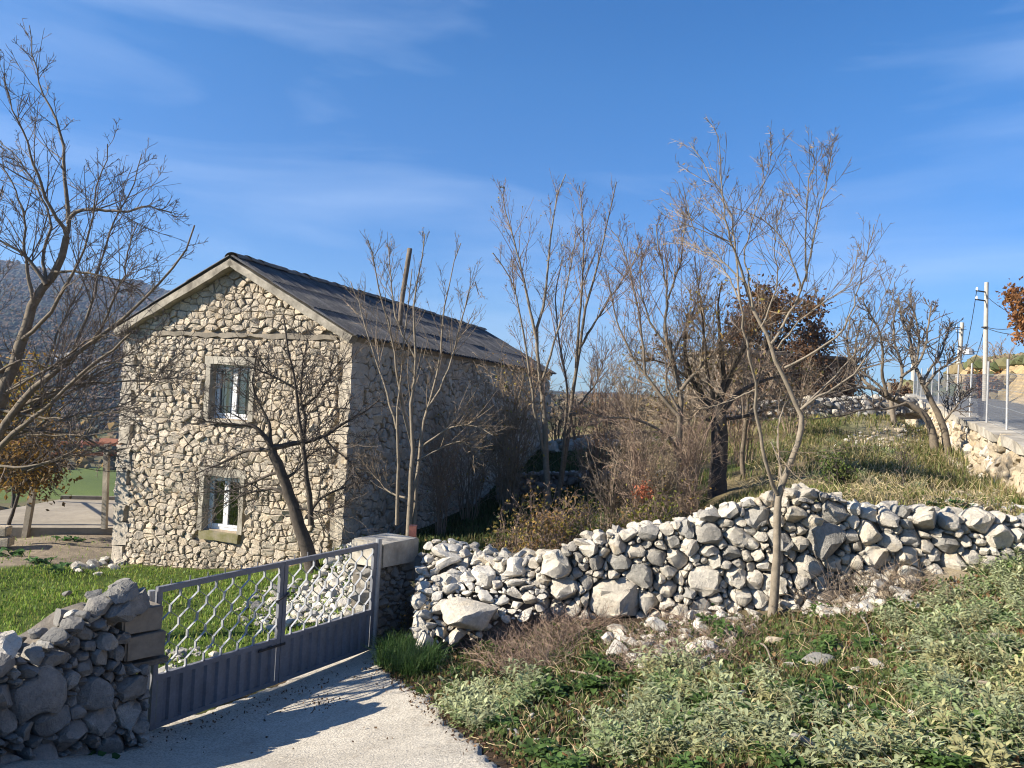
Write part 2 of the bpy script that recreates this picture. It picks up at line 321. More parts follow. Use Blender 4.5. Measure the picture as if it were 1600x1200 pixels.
def height(x, y, rough=True):
    x = np.atleast_1d(np.asarray(x, float)); y = np.atleast_1d(np.asarray(y, float)); sh = x.shape; x = x.ravel(); y = y.ravel()
    xn = np.clip(x, -28, 22); yn = np.clip(y, -4, 42); z = np.empty_like(x)
    for i in range(0, len(x), 20000): z[i:i+20000] = rawnear(xn[i:i+20000], yn[i:i+20000])
    r = np.hypot(x, y); px = 800+FPX*np.clip(x/np.maximum(y, 1e-3), -3, 3); px = np.where(y < 1, np.where(x < 0, -2800., 4400.), px)
    el = np.interp(px, [-2800, -400, 0, 100, 200, 270, 400, 600, 800, 900, 1100, 1300, 1600, 3000], [165, 168, 150, 142, 139, 129, 102, 52, 20, 17, 12, 10, 10, 12])
    RD = np.interp(px, [-400, 300, 800, 1600], [1700, 1800, 2600, 2600]); vz = np.interp(px, [0, 350, 700, 1000], [-25, -25, -6, -1.])
    s = np.clip((r-380)/(RD-380), 0, 1.6)
    zf = np.where(r < 160, np.interp(r, [25, 160], [0, 1])*(vz+3.8)-3.8, vz)
    zf = np.where(px > 900, np.minimum(zf, -1.)*.6, zf)
    zr = RD*el/FPX
    prof = np.where(s < 1, s**1.25, 1-.8*(s-1)**1)
    zf = zf+(zr-vz)*prof*np.where(r > 380, 1, 0)
    zf = zf+(fbm(x/170+9, y/170+3, 5)-.48)*np.clip((r-300)/500, 0, 1)*40
    zf = zf+(fbm(x/20+9, y/20+3, 3)-.48)*np.clip((r-40)/100, 0, 1)*1.2
    w = sstep(30, 58, r); z = z*(1-w)+zf*w
    # road shelf beyond the wire fence and the cut bank above it
    dx, dy = x-FP[0], y-FP[1]; sd = dx*FN[0]+dy*FN[1]; t = dx*FDIR[0]+dy*FDIR[1]
    zt = ftop(np.clip(t, -25, 70))
    zz = zt-.12+sstep(4.4, 5.6, sd+.5*(fbm(t/1.5, sd*0+3)-.5))*(2.1+.5*(fbm(t/3, sd/3)-.5))+np.clip(sd-5.5, 0, 60)*.11
    ok = sstep(-30, -18, t)*(1-sstep(60, 100, t))*(1-sstep(60, 110, sd))
    ws = sstep(-.12, .1, sd)*ok; z = z*(1-ws)+zz*ws
    if rough:
        a = np.clip(1-(r-25)/25, 0, 1)
        z = z+a*((fbm(x*1.1, y*1.1, 4)-.47)*.16)*(1-ws)*damp(x, y)
    return z.reshape(sh)
DRIVE = [P(225, 1152, 6.6), P(585, 1018, 9.0), P(600, 1045, 8.4), P(650, 1090, 7.2), P(700, 1125, 6.3), P(800, 1198, 4.65), P(860, 1245, 3.9)]
DRIVEPOLY = [(-3.3, 6.3), (-1.45, 9.3)]+[(p[0], p[1]) for p in DRIVE[2:]]+[(.5, 1), (-3.3, 1)]
def damp(x, y):
    i = inpoly(x, y, DRIVEPOLY); return np.where(i, .12, 1.)
_GX, _GY, _GS = -32., -6., .1
_gx, _gy = np.meshgrid(_GX+_GS*np.arange(640), _GY+_GS*np.arange(620)); _GRID = height(_gx, _gy)
def hq(x, y):
    """height by lookup: near grid, exact beyond it"""
    x = np.asarray(x, float); y = np.asarray(y, float); sh = x.shape; x = x.ravel(); y = y.ravel()
    u = (x-_GX)/_GS; v = (y-_GY)/_GS; ok = (u >= 0)&(v >= 0)&(u < 638.9)&(v < 618.9); z = np.empty_like(x)
    i = np.clip(u, 0, 638).astype(int); j = np.clip(v, 0, 618).astype(int); f = u-i; g = v-j
    z[:] = (_GRID[j, i]*(1-f)+_GRID[j, i+1]*f)*(1-g)+(_GRID[j+1, i]*(1-f)+_GRID[j+1, i+1]*f)*g
    if (~ok).any(): z[~ok] = height(x[~ok], y[~ok])
    return z.reshape(sh)
def hz(x, y): return float(hq(np.array([x]), np.array([y]))[0])
def ground_hit(px, py, dmin=2.5, dmax=60, n=400):
    d = np.geomspace(dmin, dmax, n); X = np.array([P(px, py, q) for q in d]); h = hq(X[:, 0], X[:, 1])
    b = np.nonzero(X[:, 2] < h)[0]
    return X[b[0]] if len(b) else None
def ground_hits(px, py, dmin=2.5, dmax=45, n=110):
    px = np.asarray(px, float); py = np.asarray(py, float)
    v = F_[None]+R_[None]*((px-800)/FPX)[:, None]+U_[None]*((600-py)/FPX)[:, None]
    d = np.geomspace(dmin, dmax, n); X = v[:, None, :]*d[None, :, None]
    h = hq(X[..., 0], X[..., 1]); b = X[..., 2] < h; i = b.argmax(1); ok = b.any(1)&(i > 0)
    i0 = np.maximum(i-1, 0); r = np.arange(len(px)); a0 = X[r, i0, 2]-h[r, i0]; a1 = X[r, i, 2]-h[r, i]; f = np.clip(a0/(a0-a1+1e-9), 0, 1)
    dd = d[i0]*(1-f)+d[i]*f
    return v*dd[:, None], ok
# ground sheet
def ground():
    nx, ny = 420, 400
    tx = np.linspace(-1, 1, nx); xs = 1.5+7*np.sinh(6.9*tx)
    ty = np.linspace(-.33, 1, ny); ys = 9+7*np.sinh(6.9*ty)
    X, Y = np.meshgrid(xs, ys); x, y = X.ravel(), Y.ravel(); z = height(x, y)
    r = np.hypot(x, y)
    V = np.stack([x, y, z], 1); idx = np.arange(nx*ny).reshape(ny, nx)
    F = np.stack([idx[:-1, :-1], idx[:-1, 1:], idx[1:, 1:], idx[1:, :-1]], -1).reshape(-1, 4)
    # ground colours by cover, plus the painted house shade
    soil = np.array([.105, .075, .048]); green = np.array([.075, .115, .026]); dry = np.array([.20, .16, .085]); stony = np.array([.40, .34, .25]); leafl = np.array([.11, .065, .035])
    n1 = fbm(x/1.3, y/1.3, 4)[:, None]; n2 = fbm(x/.35+50, y/.35, 3)[:, None]
    c = soil*(1-sstep(.42, .55, n1))+dry*sstep(.42, .55, n1)
    yard = inpoly(x, y, [(-30, 6), (-3.3, 6.5), (-1.6, 9.2), (-1.2, 12), (-3.2, 14.7), (-8.2, 16.4), (-9, 30), (-40, 30)])[:, None]
    c = np.where(yard, green*(.7+.5*n2), c)
    pathp = inpoly(x+.5*(n1[:, 0]-.5), y+.8*(n2[:, 0]-.5), [(-8.4, 16.6), (-7.9, 15.9), (-9.5, 14.2), (-14, 12.6), (-22, 12), (-22, 13.6), (-14, 15), (-10.5, 16), (-13, 18.1), (-8.6, 19.5)])[:, None]
    c = np.where(pathp, np.array([.30, .25, .19])*(.8+.4*n2), c)
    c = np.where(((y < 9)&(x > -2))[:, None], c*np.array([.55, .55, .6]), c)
    fld = ((y > 10)&(x > -3)&(r < 45))[:, None]&~yard
    gf = np.clip(sstep(.40, .52, fbm(x/2.2+31, y/2.2, 4)), 0, 1)[:, None]
    c = np.where(fld, green*.75*gf+dry*gf*.15+(dry*.9+.02)*(1-gf), c)
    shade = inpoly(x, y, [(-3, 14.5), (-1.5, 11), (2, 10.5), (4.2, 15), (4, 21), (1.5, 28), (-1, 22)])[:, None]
    c = np.where(shade&fld, np.array([.05, .06, .022]), c)  # house shadow darkened into the ground colour
    dx, dy = x-FP[0], y-FP[1]; sd = (dx*FN[0]+dy*FN[1])[:, None]; tt = (dx*FDIR[0]+dy*FDIR[1])[:, None]
    near = sstep(-4.5, -1., sd+2.2*(n1-.5))*(np.abs(tt-5) < 25)*(sd < 4.4)
    c = c*(1-near)+(stony*(.7+.6*n2))*near
    cut = sstep(4.2, 4.8, sd)*(1-sstep(5.7, 7.5, sd+1.5*(n1-.5)))*(np.abs(tt-20) < 60)
    c = c*(1-cut)+np.array([.52, .38, .21])*(.75+.5*n2)*cut
    hill = sstep(6, 8, sd)*(np.abs(tt-20) < 80); hc = np.where(n1 > .5, np.array([.13, .12, .05]), np.array([.28, .23, .14])); c = c*(1-hill)+hc*hill
    fr = (r > 60)[:, None]
    g2 = fbm(x/60+7, y/35+2, 4)[:, None]
    fieldc = np.where(g2 > .46, np.array([.115, .155, .045]), np.array([.15, .13, .07]))
    woodc = np.where(fbm(x/130, y/60+8, 4)[:, None] > .47, np.array([.085, .062, .04]), np.array([.045, .05, .03]))
    far = sstep(330, 480, r)[:, None]; fc = fieldc*(1-far)+woodc*far; w = sstep(45, 80, r)[:, None]
    hill2 = (x/np.maximum(y, 1) > .35)[:, None]
    c = np.where(hill2&fr, c, c*(1-w)+fc*w)
    m, t, b = nm('ground_soil')
    a = N(t, 'ShaderNodeAttribute', attribute_name='Col').outputs['Color']
    g1 = noise(t, 3, 7, .7); g3 = noise(t, 38, 4, .7); g4 = noise(t, .02, 6, .7)
    col = mixc(t, 1., a, ramp(t, g1, [(.3, (.65, .66, .65)), (.7, (1.3, 1.27, 1.2))]), 'MULTIPLY'); col = mixc(t, .7, col, ramp(t, g3, [(.3, (.55,)*3), (.7, (1.35,)*3)]), 'MULTIPLY')
    col = mixc(t, .6, col, ramp(t, g4, [(.35, (.6, .62, .65)), (.65, (1.25, 1.2, 1.1))]), 'MULTIPLY')
    t.links.new(col, b.inputs['Base Color']); b.inputs['Roughness'].default_value = 1.; b.inputs['Specular IOR Level'].default_value = .1
    bump(t, b, math_(t, 'ADD', g1, math_(t, 'MULTIPLY', g3, .4)), .8, .05)
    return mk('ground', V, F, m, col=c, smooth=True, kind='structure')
GROUND = ground()
# ------------------------------------------------------------------ driveway, road
def sheet(name, poly, mat, dz, step=.12, edge=.03, jit=.1, clip=None):
    poly = np.array(poly); lo, hi = poly.min(0), poly.max(0)
    xs = np.arange(lo[0], hi[0]+step, step); ys = np.arange(lo[1], hi[1]+step, step); X, Y = np.meshgrid(xs, ys)
    nx, ny = len(xs), len(ys); idx = np.arange(nx*ny).reshape(ny, nx)
    cx = X[:-1, :-1]+step/2; cy = Y[:-1, :-1]+step/2
    jx = (fbm(cx*3, cy*3)-.47)*jit*2; jy = (fbm(cx*3+40, cy*3)-.47)*jit*2
    ins = inpoly((cx+jx).ravel(), (cy+jy).ravel(), [tuple(p) for p in poly])
    F = np.stack([idx[:-1, :-1], idx[:-1, 1:], idx[1:, 1:], idx[1:, :-1]], -1).reshape(-1, 4)[ins]
    used = np.unique(F); mp_ = -np.ones(nx*ny, int); mp_[used] = np.arange(len(used))
    x, y = X.ravel()[used], Y.ravel()[used]
    cnt = np.zeros(nx*ny, int); np.add.at(cnt, F.ravel(), 1); rim = (cnt[used] < 4)
    V = np.stack([x, y, height(x, y, True)+dz+.012*(fbm(x*2, y*2, 3)-.5)-rim*(dz+.02)], 1)
    return mk(name, V, mp_[F], mat, smooth=True, kind='structure')
def drive_mat():
    m, t, b = nm('rough_concrete_drive')
    n1 = noise(t, 1.1, 6, .7); n2 = noise(t, 60, 3, .7); n3 = noise(t, 7, 6, .7)
    c = ramp(t, n1, [(.3, (.36, .325, .265)), (.55, (.50, .455, .375)), (.75, (.42, .39, .335))])
    c = mixc(t, .8, c, ramp(t, n2, [(.35, (.45,)*3), (.6, (1.15,)*3)]), 'MULTIPLY')
    f = ramp(t, n3, [(.56, (0,)*3), (.70, (.5,)*3)]); c = mixc(t, f, c, (.19, .15, .11))
    f2 = ramp(t, noise(t, .9, 5, .6, dist=1.5), [(.52, (0,)*3), (.68, (.5,)*3)]); c = mixc(t, f2, c, (.27, .235, .185))
    t.links.new(c, b.inputs['Base Color']); b.inputs['Roughness'].default_value = .95
    bump(t, b, math_(t, 'ADD', math_(t, 'MULTIPLY', n2, .6), n3), .9, .02); return m
M['drive'] = drive_mat()
sheet('driveway', DRIVEPOLY, M['drive'], .03, .05, jit=.12)
def strip_road():
    ts = np.arange(-22, 62, 1.); V = []; F = []
    for i, t in enumerate(ts):
        for s in (.42, 1.5, 3, 4.25):
            q = FP+FDIR*t+FN*s; V.append([q[0], q[1], ftop(t)-.07+.03*math.sin(s)])
    for i in range(len(ts)-1):
        for j in range(3): a = i*4+j; F.append([a, a+1, a+5, a+4])
    mk('road', V, F, M['road'], smooth=True, kind='structure')
strip_road()
# ------------------------------------------------------------------ stones
def ico(sub):
    bm = bmesh.new(); bmesh.ops.create_icosphere(bm, subdivisions=sub, radius=1.)
    V = np.array([v.co[:] for v in bm.verts]); F = np.array([[v.index for v in f.verts] for f in bm.faces]); bm.free(); return V, F
ICO2 = ico(2); ICO3 = ico(3); ICO1 = ico(1)
def cutrock(V, rng, n, lo=.55, hi=.85, jit=.02, face=False):
    V = V.copy()
    sc = np.abs(V).max(0)+1e-9; V = V/sc
    for _ in range(n):
        d = unit(rng.normal(size=3))
        if face: d = unit(np.array([d[0], d[1], abs(d[2])+.35]))
        h = rng.uniform(lo, hi)
        s = V@d-h*np.max(V@d); V = V-np.clip(s, 0, None)[:, None]*d*.93
    V = V+rng.normal(size=V.shape)*jit
    return V*sc
def rough3(U, rng):
    k = rng.normal(size=(5, 3))*4.5; ph = rng.uniform(0, 6.28, 5); a = rng.normal(size=(5, 3))*.6
    return np.sin(U@k.T+ph)@a
def rockproto(i, mat):
    rng = np.random.default_rng(100+i); V, F = ICO3
    V = cutrock(V*rng.uniform([.8, .65, .5], [1.2, 1., .85]), rng, rng.integers(9, 15), .45, .8, .008)
    V = V+rough3(V, rng)*.035
    V /= np.linalg.norm(V, axis=1).max()
    return mesh('stone', V, F, mat, smooth=True, sharp=24)
ROCKS = {k: [rockproto(i, M[k]) for i in range(14)] for k in ('white', 'dry', 'grey', 'beige', 'dull')}
def rock(loc, r, kind, parent=None, flat=.8, name='stone', **tags):
    me = random.choice(ROCKS[kind]); o = bpy.data.objects.new(name, me); put(o, parent, **tags)
    o.location = np.asarray(loc, float)-base(parent)
    o.scale = (r*random.uniform(.85, 1.2), r*random.uniform(.85, 1.15), r*random.uniform(.75, 1.)*flat/.8)
    o.rotation_euler = (random.uniform(-.5, .5), random.uniform(-.5, .5), random.uniform(0, 6.28)); return o
def bake_rocks(name, items, parent, **tags):
    """many small stones in one mesh: items (loc, r, kind)"""
    by = {}
    Vs, Fs, off = [], [], 0
    rng = np.random.default_rng(5)
    for loc, r, kind in items:
        V, F = ICO1; V = cutrock(V*rng.uniform(.6, 1.1, 3), rng, 5, .5, .85, .03)*r
        q = unit(rng.normal(size=4)); w, x, y, z = q
        Rm = np.array([[1-2*(y*y+z*z), 2*(x*y-z*w), 2*(x*z+y*w)], [2*(x*y+z*w), 1-2*(x*x+z*z), 2*(y*z-x*w)], [2*(x*z-y*w), 2*(y*z+x*w), 1-2*(x*x+y*y)]])
        Vs.append(V@Rm.T+loc); Fs.append(F+off); off += len(V)
    return mk(name, np.vstack(Vs), np.vstack(Fs), M[items[0][2]], parent, **tags)
def darts(rng, inside, bb, radii, tries, fixed=(), an=1., ex=.74):
    """poisson-like sites with varying radius; fixed [(u,v,r)]"""
    S = [tuple(f) for f in fixed]
    A = np.zeros((6000, 3)); n = len(S)
    if n: A[:n] = S
    for r_, k in zip(radii, tries):
        C = np.stack([rng.uniform(bb[0], bb[1], k), rng.uniform(bb[2], bb[3], k)], 1); C = C[inside(C[:, 0], C[:, 1])]
        for c in C:
            r = r_*rng.uniform(.8, 1.2)
            if n:
                d = np.hypot(A[:n, 0]-c[0], (A[:n, 1]-c[1])*an)
                if (d < (A[:n, 2]+r)*ex).any(): continue
            A[n] = (c[0], c[1], r); n += 1
    return A[:n].copy()
def cells(S, G, an=1.):
    """power-diagram cells of sites S (u,v,r), with ghost sites G"""
    A = np.vstack([S, G]) if len(G) else S; A = A.copy(); A[:, 1] *= an
    out = []
    for i in range(len(S)):
        p = A[i]; dx = A[:, 0]-p[0]; dy = A[:, 1]-p[1]; d2 = dx*dx+dy*dy
        nb = np.argsort(d2)[1:22]
        R = p[2]*2.6+.03
        poly = [(p[0]+R*math.cos(a), p[1]+R*math.sin(a)) for a in np.arange(8)*math.pi/4]
        for j in nb:
            nx_, ny_ = dx[j], dy[j]; c = (d2[j]+p[2]**2-A[j, 2]**2)/2
            if d2[j] < 1e-8: continue
            q = []; m = len(poly)
            dd = [(x-p[0])*nx_+(y-p[1])*ny_-c for x, y in poly]
            if max(dd) <= 0: continue
            for k in range(m):
                a, b = poly[k], poly[(k+1) % m]; da, db = dd[k], dd[(k+1) % m]
                if da <= 0: q.append(a)
                if (da < 0) != (db < 0) and abs(da-db) > 1e-12: f = da/(da-db); q.append((a[0]+(b[0]-a[0])*f, a[1]+(b[1]-a[1])*f))
            poly = q
            if len(poly) < 3: break
        if len(poly) < 3: continue
        q = np.array(poly); q[:, 1] /= an
        # merge near-coincident corners
        keep = [k for k in range(len(q)) if np.hypot(*(q[k]-q[k-1])) > .006]
        if len(keep) >= 3: out.append((i, q[keep]))
    return out
def area(q): return .5*abs(np.dot(q[:, 0], np.roll(q[:, 1], 1))-np.dot(q[:, 1], np.roll(q[:, 0], 1)))
def face_stone(q, rng, gap, proud):
    """shallow wall stone: local (u, v, out)"""
    c = q.mean(0); w = np.sqrt(area(q)); s = max(.55, 1-gap/w*1.6)
    a = []
    for k in range(len(q)):
        p0, p1, p2 = q[k-1], q[k], q[(k+1) % len(q)]
        if np.hypot(*(p1-p0)) > .05 or np.hypot(*(p2-p1)) > .05: cc_ = rng.uniform(.02, .16); a += [p1*(1-cc_)+p0*cc_, p1*(1-cc_)+p2*cc_]
        else: a.append(p1)
    a = np.array(a); n = len(a); e = c+(a-c)*s*rng.uniform(.93, 1.0, (n, 1))
    tilt = rng.normal(size=2)*.17; hgt = proud*rng.uniform(.5, 1.3)
    def o(p, h): return h+((p-c)@tilt)
    r0 = np.c_[e, np.full(n, -.06)]; r1 = np.c_[c+(e-c)*.99, o(e, hgt*.5)+rng.normal(size=n)*.004]
    e2 = c+(e-c)*rng.uniform(.62, .9, (n, 1)); r2 = np.c_[e2, o(e2, hgt)+rng.normal(size=n)*proud*.2]
    ct = np.r_[c+rng.normal(size=2)*.1*w, hgt*rng.uniform(.85, 1.2)]
    V = np.vstack([r0, r1, r2, ct]); F = []
    for k in range(n):
        l = (k+1) % n
        F += [[k, l, n+l], [k, n+l, n+k], [n+k, n+l, 2*n+l], [n+k, 2*n+l, 2*n+k], [2*n+k, 2*n+l, 3*n]]
    return V, F
def block_stone(q, rng, gap, front, back, ncut=6, sub=ICO2):
    """full boulder filling a cell: local (u, v, out)"""
    c = q.mean(0); w = np.sqrt(area(q)); D, F = sub
    th = np.arctan2(D[:, 2], D[:, 0]); cs = np.hypot(D[:, 0], D[:, 2]); rel = q-c
    R = np.full(len(D), 1e9)
    for k in range(len(q)):
        a, b = rel[k], rel[(k+1) % len(q)]; nrm = np.array([b[1]-a[1], a[0]-b[0]]); ln = np.hypot(*nrm)
        if ln < 1e-9: continue
        nrm /= ln; h = a@nrm
        if h < 0: nrm, h = -nrm, -h
        cc = np.cos(th)*nrm[0]+np.sin(th)*nrm[1]; R = np.where(cc > 1e-3, np.minimum(R, h/np.maximum(cc, 1e-3)), R)
    R = np.minimum(R, w*1.5)*max(.7, 1-gap/w)
    rad = R*np.maximum(cs, 1e-6)**.2; o = np.sign(D[:, 1])*np.abs(D[:, 1])**.45
    o = np.where(o > 0, o*front, o*back)
    tl_ = rng.normal(size=2)*.28; o = o+np.where(o > 0, 1, 0)*(rad*np.cos(th)*tl_[0]+rad*np.sin(th)*tl_[1])
    V = np.c_[rad*np.cos(th), rad*np.sin(th), o]
    V = cutrock(V, rng, ncut, .58, .9, .008, True)*[1.06, 1.06, 1.]
    V = V+rough3(V/w, rng)*w*.05
    V[:, :2] += c
    return V, F
# ------------------------------------------------------------------ stone house
LH = 'two storey rubble stone house with a grey corrugated gable roof and white windows'
house = thing('stone_house', LH, 'house', HC)
def fac(px, py):
    """pixel on the front gable wall -> (u along the wall from the near right corner, leftwards negative; v above base)"""
    v = F_+R_*((px-800)/FPX)+U_*((600-py)/FPX); n = -HD; s = (HC@n)/(v@n); X = v*s-HC; return X@HU, X[2]
def HP(u, v, o): return HC+HU*u+Z3*v-HD*o           # front wall: u in [-W,0]
def HS(u, v, o): return HC+HD*u+Z3*v+HU*o           # side wall: u in [0,L]
slope = HR/(HW/2)
def rect(*p): a = fac(*p[0]); b = fac(*p[1]); return [min(a[0], b[0]), max(a[0], b[0]), min(a[1], b[1]), max(a[1], b[1])]
w1 = rect((331, 569), (388, 657)); w2 = rect((321, 742), (371, 833))
um = .5*(w1[0]+w1[1]+w2[0]+w2[1])/2
ua, ub = min(w1[0], w2[0]), max(w1[1], w2[1])
BK = .05
fw = MB()
def fbox(mb, u0, u1, v0, v1, o=-BK, th=.5): mb.box(HP(u0, v0, o), HU*(u1-u0), HD*th, Z3*(v1-v0))
fbox(fw, -HW+.02, ua, -.6, HH); fbox(fw, ub, -.02, -.6, HH); fbox(fw, ua, ub, -.6, w2[2]); fbox(fw, ua, ub, w2[3], w1[2]); fbox(fw, ua, ub, w1[3], HH)
fw.prism([HP(-HW+.02, HH+.002, -BK), HP(-.02, HH+.002, -BK), HP(-HW/2, HH+HR, -BK)], HD*.5)
front = fw.build('wall', M['mortar'], house, label='sunlit gable wall with two white windows')
sw = MB().box(HS(.6, -.6, -BK), HD*(HL-1.1), -HU*.45, Z3*(HH+.55))
side = sw.build('wall', M['mortar'], house, label='long shaded side wall')
bw = MB().box(HP(-HW+.05, -.6, -.6), HU*.45, HD*(HL-1.1), Z3*(HH+.55)); bw.box(HP(-HW+.52, -.6, -HL+.5), HU*(HW-1), HD*.45, Z3*(HH+.5))
bw.prism([HP(-HW+.02, HH, -HL+.48), HP(-.02, HH, -HL+.48), HP(-HW/2, HH+HR-.02, -HL+.48)], HD*.46)
bw.build('wall', M['mortar'], house, label='plain back and far side walls')
Q = .34
winr = [[w1[0]-.13, w1[1]+.13, w1[2]-.13, w1[3]+.17], [w2[0]-.13, w2[1]+.13, w2[2]-.22, w2[3]+.15]]
vb = fac(360, 524)[1]      # ring beam
def gtop(u): return HH+HR-np.abs(u+HW/2)*slope
def in_front(u, v):
    k = (u > -HW+.05)&(u < -.05)&(v > -.35)&(v < gtop(u)-.03)
    for r in winr: k &= ~((u > r[0])&(u < r[1])&(v > r[2])&(v < r[3]))
    k &= ~((u > -HW+.9)&(u < -.3)&(np.abs(v-vb) < .055))
    k &= ~(((u < -HW+Q-.02)|(u > -.23))&(v > .3)&(v < HH-.1))
    return k
rng = np.random.default_rng(21)
Sl = []; v = -.36
while v < HH+HR:
    h = rng.choice([.085, .11, .14, .18, .22], p=[.18, .28, .28, .18, .08]); u = -HW-rng.uniform(0, .2); k = 0
    while u < .1:
        w = h*rng.uniform(.7, 2.1); uu = u+w/2; vv = v+h/2+.13*(fbm(np.array([uu*1.1]), np.array([v*.7]))[0]-.47)*2+rng.normal()*h*.24
        if h > .16 and rng.random() < .35: Sl += [(uu, vv-h*.27, .13), (uu+rng.normal()*.02, vv+h*.27, .13)]
        else: Sl.append((uu, vv, .13))
        u += w
    v += h*.98
Sl = np.array(Sl); S = Sl[in_front(Sl[:, 0], Sl[:, 1])]; S[:, 2] = .2
G = []
for r in winr+[[-HW+.9, -.3, vb-.055, vb+.055]]:
    a = np.arange(r[0]+.05, r[1]-.02, .09)
    for q in a: G += [(q, r[2]+.045, .2), (q, r[3]-.045, .2)]
    for q in np.arange(r[2]+.05, r[3]-.02, .09): G += [(r[0]+.05, q, .2), (r[1]-.05, q, .2)]
for q in np.arange(-.4, HH, .1): G += [(-HW-.03, q, .2), (.03, q, .2)]
for u in np.arange(-HW, 0, .1): G.append((u, gtop(u)+.05, .2))
for q in np.arange(.3, HH, .1): G += [(-HW+Q-.05, q, .2), (-.18, q, .2)]
cf = cells(S, np.array(G), 1.25)
allst = [('f', q) for _, q in cf]
# shaded side wall
rng2 = np.random.default_rng(22)
def in_side(u, v): return (u > .32)&(u < HL-.1)&(v > -.1)&(v < HH-.12)
S2 = darts(rng2, in_side, (.1, HL, 0, HH), [.17, .13, .10, .075], [500, 1500, 4000, 6000], an=1.2)
G2 = [(u, HH-.03, .06) for u in np.arange(0, HL, .12)]+[(.25, v, .06) for v in np.arange(0, HH, .12)]
cs2 = cells(S2, np.array(G2), 1.2)
allst += [('s', q) for _, q in cs2]
def seen(k, q):
    c = q.mean(0); X = HP(c[0], c[1], 0) if k == 'f' else HS(c[0], c[1], 0); d = np.linalg.norm(X); return area(q)/d**2*(1 if k == 'f' else .35)
order = sorted(range(len(allst)), key=lambda i: -seen(*allst[i]))
nf = ns = 0
bulk = {'f': MB(), 's': MB()}
for i in order:
    k, q = allst[i]
    V, F = face_stone(q, rng, .004, .034 if k == 'f' else .036)
    X = HC+V[:, :1]*(HU if k == 'f' else HD)+V[:, 1:2]*Z3+V[:, 2:]*(-HD if k == 'f' else HU)
    if (k == 'f' and nf < 210) or (k == 's' and ns < 85):
        mk('stone', X, F, M['house'], front if k == 'f' else side, origin=X.mean(0))
        if k == 'f': nf += 1
        else: ns += 1
    else: bulk[k].add(X, F)
bulk['f'].build('rubble_stones', M['house'], front, kind='stuff'); bulk['s'].build('rubble_stones', M['house'], side, kind='stuff')
# corner blocks (rendered quoins)
def quoin(u, side_, v, h, w, o=.03):
    V, F = block_stone(np.array([[0, 0], [w, 0], [w, h], [0, h]], float)-[w/2, h/2], rng, .012, .5, .5, 3, ICO2)
    return V, F
for sgn in (0, 1):
    v = -.1; k = 0
    while v < HH-.2:
        h = rng.uniform(.3, .5); h = min(h, HH-.12-v); w = (Q+.04 if k % 2 else Q-.05) if sgn == 0 else (.27 if k % 2 else .19)
        if sgn == 0: o = HP(-HW-.015, v+.006, .025+.012*(k % 3))
        else: o = HP(.02-w+.02, v+.006, .02+.012*(k % 3))
        mb = MB(); n = 4
        # rough dressed block: subdivided box with jitter
        us = np.linspace(0, w, n); vs = np.linspace(0, h-.012, n); V = []; idx = {}
        bm = bmesh.new(); bmesh.ops.create_cube(bm, size=1); bmesh.ops.subdivide_edges(bm, edges=bm.edges[:], cuts=2, use_grid_fill=True)
        B = np.array([x.co[:] for x in bm.verts])+.5; F = [[x.index for x in f.verts] for f in bm.faces]; bm.free()
        B = B+rng.normal(size=B.shape)*[.05, .012, .035]
        X = o+B[:, :1]*w*HU+B[:, 1:2]*.5*HD+B[:, 2:]*(h-.012)*Z3
        mk('corner_block', X, F, M['quoin'] if sgn == 0 else M['house'], front, origin=X.mean(0)); v += h; k += 1
def slab(u0, u1, v0, v1, o0, o1, name, mat, parent, jit=.008, cuts=6):
    bm = bmesh.new(); bmesh.ops.create_cube(bm, size=1)
    L = max(u1-u0, v1-v0)
    bmesh.ops.subdivide_edges(bm, edges=[e for e in bm.edges if abs((e.verts[0].co-e.verts[1].co)[0 if u1-u0 > v1-v0 else 2]) > .5], cuts=cuts)
    B = np.array([x.co[:] for x in bm.verts])+.5; F = [[x.index for x in f.verts] for f in bm.faces]; bm.free()
    B = B*[u1-u0, 1, v1-v0]+rng.normal(size=B.shape)*[jit, 0, jit]; oo = o1+(o0-o1)*B[:, 1]
    return mk(name, HC+(u0+B[:, :1])*HU+(v0+B[:, 2:])*Z3-oo[:, None]*HD+rng.normal(size=(len(B), 1))*jit*.4*HD, F, mat, parent)
slab(-HW+.35, -.3, vb-.042, vb+.042, -.06, .03, 'ring_beam', M['concrete_dark'], front, .016, 30)
